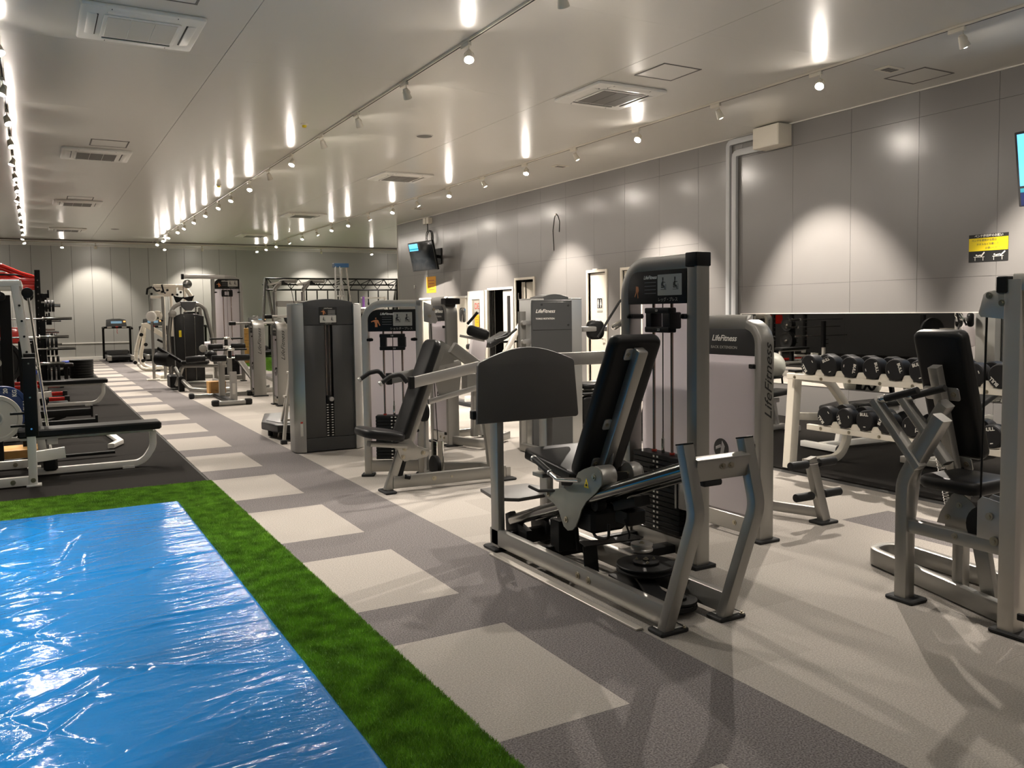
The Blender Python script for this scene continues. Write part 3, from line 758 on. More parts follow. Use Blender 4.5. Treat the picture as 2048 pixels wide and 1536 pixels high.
for k in range(23):
    y = -3.6+1.55*k; v = y > 8.5; a = (.35, -.5, -1) if k % 3 else (-.4, -.2, -1)
    lb = nearest_label(n, 'glaring lamp' if k % 3 else 'lamp turned to the racks', 'left') if v else 'white spotlight on the left track, out of view behind the photographer'
    if v: n += 1
    spot(-.18, y, a if y > 7 else (-.35, .2, -1), lb, 'spotlights on the left track' if v else 'spotlights behind the photographer on the left track', 1.0 if y > 5.5 else (.8 if y > .5 else .2))
for k, x in enumerate((-1.5, .9, 1.9, 4.05, 5.3, 7.2, 9.6, 11.6, 13.2)):
    wash = x in (-1.5, 1.9, 5.3, 9.6, 13.2)
    spot(x, 31.9, (0, .95, -1.25) if wash else (0, -.5, -1), ORD[k]+' spotlight from the left on the cross track, '+('washing the far wall' if wash else 'facing the room'), 'spotlights on the cross track', .7 if wash else .7, 74)
# side bay lamps
for k, (x, y) in enumerate(((11.2, 24.5), (11.2, 28), (13.6, 26))):
    spot(x, y, (-.3, .2, -1), 'white spotlight in the side bay past the wall corner', 'spotlights in the side bay', 1.)

# ================================================================ MACHINE HELPERS
def foot(mb_, x, y, sx=.15, sy=.11, z=0):
    return mb_.box(x-sx/2, x+sx/2, y-sy/2, y+sy/2, z, z+.022, .008)
def bolt(root, p, n, r=.014):
    n = Vector(n).normalized(); p = Vector(p)
    part('bolt', MB().cyl(p, p+n*.004, r*1.5, 12).cyl(p+n*.004, p+n*.011, r*.8, 6), 'brass', root)
def figure(root, c, U, Vv, s, m='skin'):
    """small printed human torso on an instruction panel"""
    mb = MB(); W = Vector(U).cross(Vector(Vv)); c = Vector(c)
    P = [(-.85, .25), (-.45, .42), (-.12, .52), (.12, .55), (.42, .45), (.62, -.1), (.78, -.45), (.62, -.52), (.42, -.12), (.30, .12), (.24, -.2), (.28, -.75), (-.18, -.75), (-.14, -.2), (-.26, .14), (-.5, .2), (-.82, .08)]
    mb.prism([(x*s, y*s) for x, y in P], 0, .0008, c, U, Vv); mb.prism([(x+0, y+.78*s) for x, y in circ(.13*s, 10)], 0, .0008, c, U, Vv)
    part('figure_print', mb, m, root)
def legs_figure(root, c, U, Vv, s):
    mb = MB(); P = [(-.25, .6), (.2, .55), (.3, .1), (.12, -.25), (.2, -.8), (.08, -.82), (0, -.3), (-.05, 0), (-.15, -.2), (-.45, -.7), (-.55, -.62), (-.28, -.1)]
    mb.prism([(x*s, y*s) for x, y in P], 0, .0008, c, U, Vv); part('figure_print', mb, 'skin', root)
def sketch(root, c, U, Vv, s):
    """printed line drawing of a seated user on a machine"""
    c = Vector(c); mb = MB()
    def ln(a, b, wd=.05):
        a = Vector(a)*s; b = Vector(b)*s; d = b-a; n = Vector((-d.y, d.x)).normalized()*wd*s/2
        mb.prism([(a+n)[:], (a-n)[:], (b-n)[:], (b+n)[:]], 0, .0007, c, U, Vv)
    for a, b, q in (((-.5, -.55), (.5, -.55), .05), ((.45, -.55), (.45, .1), .05), ((-.1, .9), (-.1, .5), .22), ((-.1, .45), (-.2, -.1), .26), ((-.2, -.1), (.2, -.15), .18), ((.2, -.15), (.25, -.5), .12), ((-.1, .35), (.35, .3), .08), ((-.4, -.3), (.1, -.3), .1), ((-.35, .3), (-.35, -.3), .08)): ln(a, b, q)
    part('drawing_print', mb, 'ink', root)
def placard(root, P0, U, Vv, wd, ht, name_jp, corner_left=True, gx=.66, fig='torso', s=1., r=None):
    """black instruction board: P0 lower left corner on its front face"""
    P0 = Vector(P0); U = Vector(U).normalized(); Vv = Vector(Vv).normalized(); W = U.cross(Vv)
    if r is None: r = ht*.75
    P = [(0, 0), (wd, 0), (wd, ht)]+[tuple(v)[:2] for v in fillet([(wd*.5, ht, 0), (0, ht, 0), (0, 0, 0)], r, 6)[1:-1]]
    part('instruction_board', MB().prism(P, -.006, 0, P0, U, Vv, b=.001), 'black', root)
    q = P0+W*.0002
    part('diagram_sticker', MB().prism(rrect(wd*.40, ht*.62, .004, 2), 0, .0008, q+U*(wd*.73)+Vv*(ht*.56), U, Vv), 'grey_sticker', root)
    for dx in (-.1, .1): sketch(root, q+W*.001+U*(wd*(.73+dx))+Vv*(ht*.56), U, Vv, ht*.25)
    (figure if fig == 'torso' else legs_figure)(root, q+U*(wd*.17)+Vv*(ht*.40), U, Vv, ht*.26)
    text('logo', 'LifeFitness', q+U*(wd*.40)+Vv*(ht*.80), U, Vv, ht*.15, 'print_white', root, shear=.35, off=.0006)
    mb = MB()
    for k in range(4): mb.prism([(0, 0), (wd*.20, 0), (wd*.20, ht*.025), (0, ht*.025)], 0, .0005, q+U*(wd*.30)+Vv*(ht*(.64-.11*k)), U, Vv)
    part('small_print', mb, 'ink_grey', root)
    text('lettering', name_jp, q+U*(wd*.70)+Vv*(ht*.12), U, Vv, ht*.13, 'grey_sticker', root)
def stack(root, c, U, wd, dp, n, z0, th=.031, numbers=True, off=.35):
    """weight stack: n plates from z0; U along the width"""
    c = Vector(c); U = Vector(U).normalized(); Vz = Vector((0, 0, 1)); W = U.cross(Vz)   # W: outwards
    for k in range(n):
        z = z0+k*th
        part('weight_plate', MB().obox((c.x, c.y, z+th/2-.001), U, W*-1 if False else W, wd, dp, th-.003, .006, .003, 1), 'iron', root)
    if numbers:
        mb = MB()
        for k in range(n):
            for dx in (-.016, .018):
                p = c+W*(dp/2+.0006); p = Vector((p.x, p.y, z0+k*th+th*.5))+U*dx
                mb.obox(p, U, Vz, .016, .012, .001, .001, .0002, 1)
        part('number_labels', mb, 'print_white', root)
    part('selector_pin', MB().cyl(Vector((c.x, c.y, z0+(n-2.5)*th))+W*dp/2, Vector((c.x, c.y, z0+(n-2.5)*th))+W*(dp/2+.05), .009, 10), 'black', root)
def half_tower(root, A, U, wd, ht, name_jp, n_plates=16, tube=(.06, .09), shroud=True, panel_h=.2, fig='torso', cap=True, flip=False, add_on=True, post_w=.09, Rc=.2, m='silver'):
    """Weight tower. A: floor point under the left end of its face, U: along the face to the right; face normal = U x Z"""
    A = Vector(A); U = Vector(U).normalized(); Z = Vector((0, 0, 1)); W = U.cross(Z)
    tw, td = post_w, tube[1]
    def P(u, z, w=0): return A+U*u+Z*z+W*w
    F = (lambda u: wd-u) if flip else (lambda u: u)
    pts = [P(F(tw/2), .02, -td/2), P(F(tw/2), ht-tw/2, -td/2), P(F(wd-tw*.2), ht-tw/2, -td/2)]
    part('tower_arch', MB().bar(pts, tw, td, W, .01, fil=[Rc], n=8), m, root)
    part('tower_post', MB().box(-tw/2, tw/2, -td/2, td/2, .02, ht-.006, .01) if False else MB().bar([P(F(wd-tw/2), .02, -td/2), P(F(wd-tw/2), ht-.003, -td/2)], tw, td, W, .01), m, root)
    if cap: part('tower_cap', MB().obox(P(wd-tw/2, ht-.035, -td/2), U, W, tw+.012, td+.012, .08, .01, .006), 'black', root)
    mb = MB()
    for u in (tw/2, wd-tw/2): mb.obox(P(u, .011, -td/2), U, W, tw+.05, td+.06, .02, .008, .003)
    part('foot_plate', mb, 'rubber', root)
    part('bottom_rail', MB().bar([P(tw, .09, -td/2), P(wd-tw, .09, -td/2)], .07, .1, Z, .008), m, root)
    if panel_h: placard(root, P(tw*.95, ht-.085-panel_h, .002), U, Z, wd-tw*1.9, panel_h, name_jp, fig=fig, r=Rc*.8)
    if shroud: part('rear_shroud', MB().obox(P(wd/2, (.16+ht-.12)/2, -td-.03), U, Z, wd-tw*1.4, ht-.28, .012, .01, .004), 'shroud', root)
    zt = ht-.09-panel_h
    w_s = wd-2*tw-.1
    zs = .16; zp = zs+n_plates*.031
    for du in (-.085, .085):
        part('guide_rod', MB().cyl(P(wd/2+du, zs, -td/2), P(wd/2+du, zt+.02, -td/2), .0095, 12), 'rod', root)
        part('rod_collar', MB().cyl(P(wd/2+du, zp, -td/2), P(wd/2+du, zp+.012, -td/2), .016, 14), 'redink', root)
    part('lift_cable', MB().cyl(P(wd/2, zp+.06, -td/2), P(wd/2, zt+.02, -td/2), .0035, 8), 'black', root)
    part('cable_end', MB().cyl(P(wd/2, zp, -td/2), P(wd/2, zp+.09, -td/2), .011, 12, .002).cyl(P(wd/2, zp+.09, -td/2), P(wd/2, zp+.13, -td/2), .006, 10), 'chrome', root)
    stack(root, P(wd/2, 0, -td/2), U, w_s, .12, n_plates, zs)
    if add_on:
        for k, z in ((0, zt-.035), (1, zt-.15)):
            part('add_on_weight', MB().obox(P(wd/2, z, -td/2+.02), U, Z, .23, .035, .06, .008, .006), 'black', root)
        for du in (-.085, .085): part('add_on_block', MB().obox(P(wd/2+du, zt-.095, -td/2), U, Z, .07 if du > 0 else .055, .10, .09, .01, .008), 'black', root)
        text('lettering', '1.0', P(wd/2, zt-.035, -td/2+.0505), U, Z, .02, 'print_white', root); text('lettering', '2.5', P(wd/2+.02, zt-.15, -td/2+.0505), U, Z, .02, 'print_white', root)
    for u in (tw*1.2, wd-tw*1.2):
        for z in (zt-.07, .42): part('shroud_clamp', MB().cyl(P(u, z, .01), P(u, z, -td*.9), .016, 10).obox(P(u, z, .004), U, Z, .06, .026, .012, .01, .003), 'black', root)
    return P
def grip(root, pts, r=.017, fil=.05, name='grip', m='foam'):
    part(name, MB().tube(pts, r, 12, fil=fil), m, root)

# ================================================================ 1. LEG PRESS (nearest machine)
lp = thing('leg_press_machine', 'large silver leg press machine with big black curved footplate in the foreground', 'leg press', (2.75, 3.9, 0))
for xc, lab in ((2.4875, None), (2.8475, None)):
    pts = [(xc, 3.028, .02), (xc, 2.815, .60), (xc, 2.893, .90)]
    part('front_upright', MB().bar(pts, .056, .062, (1, 0, 0), .008, fil=.16, n=6), 'silver', lp)
    part('upright_cap', MB().obox((xc, 2.895, .904), (1, 0, 0), (0, 1, -.2), .058, .066, .008, .008, .003), 'black', lp)
    part('base_rail', MB().bar([(xc, 3.01, .09), (xc, 4.72, .09)], .05, .105, (0, 0, 1), .008), 'silver', lp)
    ft = MB(); foot(ft, xc+.03, 3.045, .165, .11); part('foot_plate', ft, 'rubber', lp)
    part('weld_plate', MB().box(xc-.03, xc+.085, 3.005, 3.085, .022, .028, .004), 'silver', lp)
    for y in (3.0, 3.08): bolt(lp, (xc+.088, y+.0, .022), (0, 0, 1), .007)
ft = MB(); foot(ft, 2.49, 4.70, .1, .16); foot(ft, 2.86, 4.70, .1, .16); part('foot_plate', ft, 'rubber', lp)
part('rear_upright', MB().bar([(2.4875, 4.66, .03), (2.4875, 4.66, 1.0), (2.62, 4.66, 1.12)], .05, .10, (0, 1, 0), .01), 'silver', lp)
part('rear_upright', MB().bar([(2.8475, 4.66, .03), (2.8475, 4.66, 1.0), (2.78, 4.66, 1.12)], .05, .10, (0, 1, 0), .01), 'silver', lp)
part('front_cross_beam', MB().bar([(2.51, 2.868, .79), (2.825, 2.868, .79)], .055, .105, (0, -.2, 1), .008), 'silver', lp)
for x in (2.66, 2.71): bolt(lp, (x, 2.84, .80), (0, -1, .2), .012)
part('stop_bumper', MB().obox((2.62, 2.87, .722), (1, 0, 0), (0, 1, 0), .11, .04, .03, .012, .01), 'rubber', lp)
for y in (3.62, 3.72): bolt(lp, (2.462, y, .095), (-1, 0, 0), .013)
part('rear_cross_member', MB().bar([(2.51, 4.55, .10), (2.83, 4.55, .10)], .05, .09, (0, 0, 1), .006).bar([(2.51, 4.2, .09), (2.83, 4.2, .09)], .05, .07, (0, 0, 1), .006), 'black_metal', lp)
# footplate
n = 18; P_ = [(-.375, .0), (.365, .0), (.345, .355)]
for k in range(n+1):
    a = k/n; x = .335-.68*a; P_.append((x, .375+.085*math.sin(PI*a)))
P_.append((-.355, .355))
P3 = [tuple(v)[:2] for v in fillet([(a, b, 0) for a, b in P_+[P_[0]]], .02, 3)][:-1]
part('footplate', MB().prism(P3, -.012, .016, (2.69, 4.60, .818), (1, 0, 0), (0, .05, 1), b=.008), 'plate_panel', lp)
part('footplate_backing', MB().box(2.36, 3.0, 4.615, 4.645, .84, 1.16, .01), 'black_metal', lp)
part('backing_tab', MB().box(2.30, 2.35, 4.61, 4.66, .845, .90, .006), 'black', lp)
part('low_footrest', MB().prism([(2.50, 4.72), (2.62, 4.62), (2.83, 4.64), (2.95, 4.8), (2.90, 5.0), (2.55, 5.02)], .30, .325, b=.006), 'plate_panel', lp)
part('upper_tie_beam', MB().bar([(2.74, 4.72, 1.185), (3.36, 4.68, 1.185)], .05, .085, (0, 0, 1), .006), 'silver_light', lp)
# carriage rails
for x in (2.575, 2.76):
    part('guide_tube', MB().cyl((x, 4.62, .19), (x, 2.90, .80), .037, 24, .004), 'gunmetal', lp)
    part('tube_bracket', MB().prism(fillet([(4.66, .10, 0), (4.70, .24, 0), (4.60, .27, 0), (4.52, .16, 0), (4.30, .10, 0)], .03, 3) and [(4.68, .10), (4.69, .22), (4.63, .245), (4.56, .20), (4.42, .165), (4.42, .10)], -.02, .02, (x, 0, 0), (0, 1, 0), (0, 0, 1), b=.004), 'black_metal', lp)
# carriage side plates
C_ = [(4.172, .472), (4.07, .49), (3.94, .52), (3.868, .548), (3.832, .59), (3.805, .628), (3.75, .655), (3.673, .682), (3.63, .680), (3.60, .664), (3.586, .632), (3.59, .593), (3.636, .549), (3.731, .481), (3.775, .43), (3.80, .379), (3.835, .325), (3.868, .297), (3.915, .285), (3.955, .30), (3.985, .345), (4.01, .385), (4.063, .414), (4.135, .429), (4.17, .445)]
for x in (2.53, 2.80):
    part('carriage_side_plate', MB().prism([(a, b) for a, b in C_], -.004, .004, (x, 0, 0), (0, 1, 0), (0, 0, 1), b=.0015), mat('olive_grey_plate', (.20, .205, .18), .33, .3) if x < 2.6 else 'silver', lp)
for y, z in ((4.115, .457), (3.928, .345), (3.655, .628)): bolt(lp, (2.526, y, z), (-1, 0, 0), .012)
part('warning_sticker', MB().prism([(-.022, -.02), (.022, -.02), (0, .03)], 0, .0008, (2.5255, 3.725, .578), (0, -1, 0), (0, 0, 1)), 'yellow', lp)
part('warning_symbol', MB().prism([(-.004, -.010), (.004, -.010), (.010, -.002), (.003, .002), (.001, .016), (-.003, .016), (-.004, .002), (-.010, -.004)], 0, .0006, (2.5245, 3.725, .577), (0, -1, 0), (0, 0, 1)), 'ink', lp)
for x0, x1 in ((2.535, 2.63), (2.735, 2.795)):
    part('roller_drum', MB().cyl((x0, 3.645, .628), (x1, 3.645, .628), .058, 28, .004), 'silver_light', lp)
part('drum_axle', MB().cyl((2.53, 3.645, .628), (2.80, 3.645, .628), .014, 12), 'brass', lp)
part('carriage_frame', MB().bar([(2.67, 3.60, .60), (2.67, 4.15, .53)], .07, .09, (0, 0, 1), .006).box(2.56, 2.78, 3.85, 3.97, .40, .52, .01), 'black_metal', lp)
part('roller_housing', MB().box(2.56, 2.79, 3.72, 3.90, .30, .42, .02).cyl((2.57, 3.93, .33), (2.79, 3.93, .33), .04, 18, .004), 'black', lp)
for x in (2.60, 2.74): part('guide_roller', MB().cyl((x-.03, 3.72, .46), (x+.03, 3.72, .46), .035, 18, .005), 'black', lp)
part('cable_bracket', MB().bar([(2.66, 3.60, .47), (2.66, 3.42, .53)], .10, .05, (0, 0, 1), .005).box(2.63, 2.75, 3.50, 3.62, .38, .46, .01), 'black_metal', lp)
part('latch_loop', MB().tube([(2.58, 3.78, .34), (2.58, 3.72, .285), (2.58, 3.60, .30), (2.58, 3.60, .38)], .008, 8, fil=.03).tube([(2.62, 3.52, .42), (2.64, 3.50, .34), (2.68, 3.56, .30)], .005, 8, fil=.03), 'black', lp)
part('adjust_lever', MB().tube([(2.49, 4.27, .475), (2.50, 4.18, .463), (2.54, 4.02, .49), (2.56, 3.95, .505)], .009, 10, fil=.03), 'black', lp)
# side grips
for x in (2.49, 2.90):
    part('grip_tube', MB().tube([(x, 4.218, .652), (x, 4.03, .592), (x, 3.96, .568), (x, 3.74, .60)], .013, 12, fil=.07), 'chrome', lp)
    part('grip', MB().cyl((x, 4.205, .648), (x, 4.04, .595), .0175, 14, .003), 'foam', lp)
    part('grip_end', MB().cyl((x, 4.222, .653), (x, 4.204, .647), .0185, 14, .004).cyl((x, 4.042, .596), (x, 4.03, .592), .0185, 14, .002), 'silver_light', lp)
# seat and back
sv = Vector((0, .53, .066)).normalized()
P_ = [tuple(v)[:2] for v in fillet([(-.15, .0, 0), (.15, 0, 0), (.20, .62, 0), (-.17, .62, 0), (-.15, 0, 0)], .05, 4)][:-1]
part('seat', MB().prism([(-.20, -.01), (.20, -.01), (.225, .02), (.235, .50), (.21, .545), (-.20, .545), (-.228, .50), (-.222, .02)], -.04, .022, (2.765, 3.90, .588), (1, 0, 0), sv, b=.018, seg=4), 'vinyl', lp)
part('seat_frame', MB().bar([(2.69, 3.85, .52), (2.69, 4.45, .55)], .06, .05, (0, 0, 1), .006).bar([(2.80, 4.35, .52), (2.80, 4.40, .12)], .06, .06, (1, 0, 0), .006).box(2.60, 2.8, 4.3, 4.42, .505, .53, .004), 'silver', lp)
bz = Vector((0, -.365, .73)).normalized()   # up along the backrest
bn = Vector((1, 0, 0)).cross(bz)            # towards the camera side
bc = Vector((2.685, 3.685, .985))
part('backrest', MB().obox(bc, (1, 0, 0), bz, .315, .86, .075, .045, .03, 4), 'vinyl', lp)
nb = bn if bn.y < 0 else -bn
part('backrest_spine', MB().bar([bc+nb*.065-bz*.42, bc+nb*.065+bz*.375], .062, .055, nb, .006), 'silver', lp)
part('spine_cap', MB().obox(bc+nb*.065+bz*.378, (1, 0, 0), nb, .058, .052, .008, .006, .002), 'silver_light', lp)
for k, dz in enumerate((.345, -.08, -.33)):
    part('pad_bracket', MB().obox(bc+nb*.042+bz*dz-Vector((.052, 0, 0)), (1, 0, 0), bz, .05, .065, .008, .012, .002), 'silver_light', lp)
    bolt(lp, bc+nb*.046+bz*dz-Vector((.055, 0, 0)), nb, .008)
part('spine_gusset', MB().prism([(-.03, 0), (.035, 0), (.0, .13)], -.003, .003, bc+nb*.10-bz*.36, nb, bz), 'silver_light', lp)
# base pulleys
for x, y, r, z, m in ((2.745, 3.50, .155, .175, 'black'), (2.905, 3.74, .062, .20, 'silver_light'), (2.72, 3.22, .10, .07, 'black')):
    part('pulley', MB().lathe([(r*.98, 0), (r, .004), (r, .010), (r*.93, .016), (r*.93, .024), (r, .030), (r, .036), (r*.98, .04), (.001, .04)], (x, y, z-.04), (0, 0, 1), 32), m, lp)
    if r > .08: part('pulley_hub', MB().cyl((x, y, z), (x, y, z+.012), r*.45, 20, .002).cyl((x, y, z+.012), (x, y, z+.018), r*.12, 12), 'black_metal', lp)
    bolt(lp, (x, y, z+.018 if r > .08 else z), (0, 0, 1), .01)
    for a in (0, 2.1, 4.2):
        if r > .12: bolt(lp, (x+.052*math.cos(a), y+.052*math.sin(a), z+.012), (0, 0, 1), .006)
part('pulley_tray', MB().bar([(2.56, 3.15, .10), (2.90, 3.86, .10)], .09, .02, (0, 0, 1), .003).bar([(2.66, 3.12, .045), (2.76, 3.75, .045)], .14, .02, (0, 0, 1), .003), 'black_metal', lp)
part('cable_guard', MB().prism([(-.02, .0), (.32, .0), (.36, .03), (.33, .12), (.24, .09), (.10, .085), (.0, .11)], .0, .006, (2.52, 3.70, .245), (1, -.1, 0), (.1, 1, 0)).bar([(2.54, 3.72, .245), (2.54, 3.70, .10)], .09, .006, (0, 1, 0), .002), 'black_metal', lp)
part('support_bracket', MB().box(2.60, 2.72, 4.12, 4.22, .10, .28, .004), 'black_metal', lp)
part('power_link', MB().tube([(2.66, 4.10, .30), (2.68, 4.06, .25), (2.68, 4.04, .12)], .012, 10, fil=.04), 'black', lp)
part('floor_channel', MB().box(2.39, 2.43, 3.12, 4.6, 0.001, .012, .002).box(2.93, 2.95, 3.1, 4.6, .001, .012, .002), 'champagne', lp)
# its tower
P_ = half_tower(lp, (3.27, 4.42, 0), (0, -1, 0), .72, 1.82, 'レッグ・プレス', 15, tube=(.06, .10), fig='legs', Rc=.19, panel_h=.20)
part('side_cable_guide', MB().obox((3.26, 3.80, .43), (0, -1, 0), (0, 0, 1), .09, .20, .01, .01, .003).tube([(3.25, 3.86, .33), (3.25, 3.86, .50), (3.25, 3.84, .52), (3.25, 3.76, .52)], .006, 8, fil=.02), 'silver_light', lp)
part('tower_base_link', MB().bar([(2.87, 3.95, .07), (3.30, 3.95, .07)], .09, .05, (0, 0, 1), .006).bar([(2.87, 4.3, .07), (3.30, 4.3, .07)], .05, .05, (0, 0, 1), .006), 'black_metal', lp)

# ================================================================ 2. SHOULDER PRESS
sp = thing('shoulder_press_machine', 'silver shoulder press machine with tilted black seat and twin curved grips behind the footplate', 'shoulder press', (2.9, 6.8, 0))
ang = math.atan2(-.27, .48)
P_ = half_tower(sp, (2.60, 7.47, 0), (math.cos(ang), math.sin(ang), 0), .56, 1.62, 'ショルダープレス', 13, tube=(.06, .08), post_w=.065, Rc=.16, panel_h=.20, m='champagne', cap=False)
part('pulley_bracket', MB().prism([(0, .02), (.11, 0), (.13, .03), (.08, .17), (0, .20)], -.004, .004, (3.10, 7.19, 1.40), (.9, -.2, 0), (0, 0, 1), b=.001), 'silver_light', sp)
bolt(sp, (3.15, 7.17, 1.47), (-.2, -1, 0), .01); bolt(sp, (3.19, 7.165, 1.53), (-.2, -1, 0), .01)
ft = MB(); foot(ft, 2.52, 6.68, .10, .20); foot(ft, 3.62, 6.60, .16, .09); part('foot_plate', ft, 'rubber', sp)
part('base_beam', MB().bar([(2.56, 6.66, .085), (3.60, 6.60, .085)], .05, .105, (0, 0, 1), .008), 'silver', sp)
for x in (2.92, 3.08): bolt(sp, (x, 6.612, .09), (0, -1, 0), .014)
part('base_loop', MB().bar([(3.12, 7.20, .06), (3.22, 7.25, .06), (3.58, 7.02, .06), (3.66, 6.64, .06)], .05, .09, (0, 0, 1), .008, fil=.08, n=4).bar([(2.95, 6.64, .06), (3.06, 7.1, .06)], .05, .06, (0, 0, 1), .006), 'silver', sp)
part('front_leg', MB().bar([(2.52, 6.67, .02), (2.67, 6.66, .42)], .05, .075, (1, 0, -.3), .008), 'silver', sp)
part('seat_post_slider', MB().bar([(2.60, 6.66, .06), (2.68, 6.66, .32)], .045, .04, (1, 0, -.3), .006).cyl((2.70, 6.62, .12), (2.66, 6.62, .13), .02, 12), 'black', sp)
part('seat_bracket', MB().prism(fillet([(2.56, .40, 0), (2.60, .33, 0), (2.66, .25, 0), (2.88, .27, 0), (2.89, .33, 0), (2.72, .44, 0), (2.68, .47, 0), (2.56, .40, 0)], .02, 3) and [(2.54, .41), (2.60, .36), (2.62, .29), (2.66, .255), (2.72, .265), (2.86, .275), (2.89, .30), (2.88, .34), (2.76, .385), (2.72, .44), (2.68, .455), (2.64, .43)], -.032, .032, (0, 6.66, 0), (1, 0, 0), (0, 0, 1), b=.003), 'silver', sp)
for x, z in ((2.66, .36), (2.645, .295), (2.83, .315)): bolt(sp, (x, 6.625, z), (0, -1, 0), .012)
part('seat_frame', MB().bar([(2.36, 6.66, .43), (2.68, 6.66, .385)], .10, .04, (0, 0, 1), .005), 'silver', sp)
sx = Vector((.34, 0, -.065)).normalized()
part('seat', MB().obox((2.455, 6.66, .505), sx, (0, 1, 0), .37, .36, .075, .09, .03, 4), 'vinyl', sp)
bk = Vector((.32, 0, .80)).normalized()
part('backrest', MB().obox((2.795, 6.66, .86), (0, -1, 0), bk, .27, .88, .075, .06, .03, 4), 'vinyl', sp)
part('backrest_spine', MB().bar([(2.72, 6.66, .42), (3.02, 6.66, 1.16)], .06, .05, (1, 0, -.4), .006), 'silver', sp)
part('rear_column', MB().bar([(3.50, 6.62, .10), (3.40, 6.64, 1.0), (3.12, 6.64, 1.20)], .055, .10, (1, 0, 0), .008, fil=.08), 'silver', sp)
part('cable_post', MB().bar([(3.03, 7.02, .06), (3.03, 7.02, .82)], .03, .05, (0, 1, 0), .005), 'silver_light', sp)
for y in (6.42, 6.92):
    part('press_arm', MB().bar([(2.66, y, .935), (3.30, 6.66+(y-6.66)*.7, 1.035)], .035, .09, (0, 0, 1), .006), 'silver_light', sp)
    part('arm_end_cap', MB().box(2.625, 2.67, y-.022, y+.022, .885, .985, .004), 'black', sp)
    part('grip', MB().tube([(2.39, y, .945), (2.47, y, .995), (2.56, y, 1.01), (2.61, y, .94)], .019, 12, fil=.05), 'foam', sp)
    part('grip_end', MB().cyl((2.375, y, .936), (2.392, y, .947), .022, 12, .004), 'silver_light', sp)
part('lower_link', MB().bar([(2.83, 6.50, .76), (3.40, 6.60, .86)], .02, .045, (0, 0, 1), .004), 'silver_light', sp)
part('pivot_plate', MB().prism([(2.95, .80), (3.14, .84), (3.16, .97), (3.02, 1.04), (2.92, .92)], -.004, .004, (0, 6.55, 0), (1, 0, 0), (0, 0, 1)).prism([(2.98, 1.03), (3.18, 1.06), (3.2, 1.18), (3.06, 1.26), (3.02, 1.2)], -.004, .004, (0, 6.74, 0), (1, 0, 0), (0, 0, 1)), 'silver', sp)
part('pulley', MB().cyl((3.02, 6.86, .14), (3.06, 6.86, .14), .10, 24, .004).cyl((2.98, 7.0, .62), (3.02, 7.0, .62), .09, 24, .004), 'black', sp)
part('pulley_bracket', MB().box(3.11, 3.125, 6.98, 7.10, .06, .34, .004).box(3.17, 3.185, 6.98, 7.10, .06, .34, .004), 'chrome', sp)
part('cable', MB().cyl((3.15, 7.04, .34), (3.13, 7.1, 1.40), .004, 8), 'black', sp)

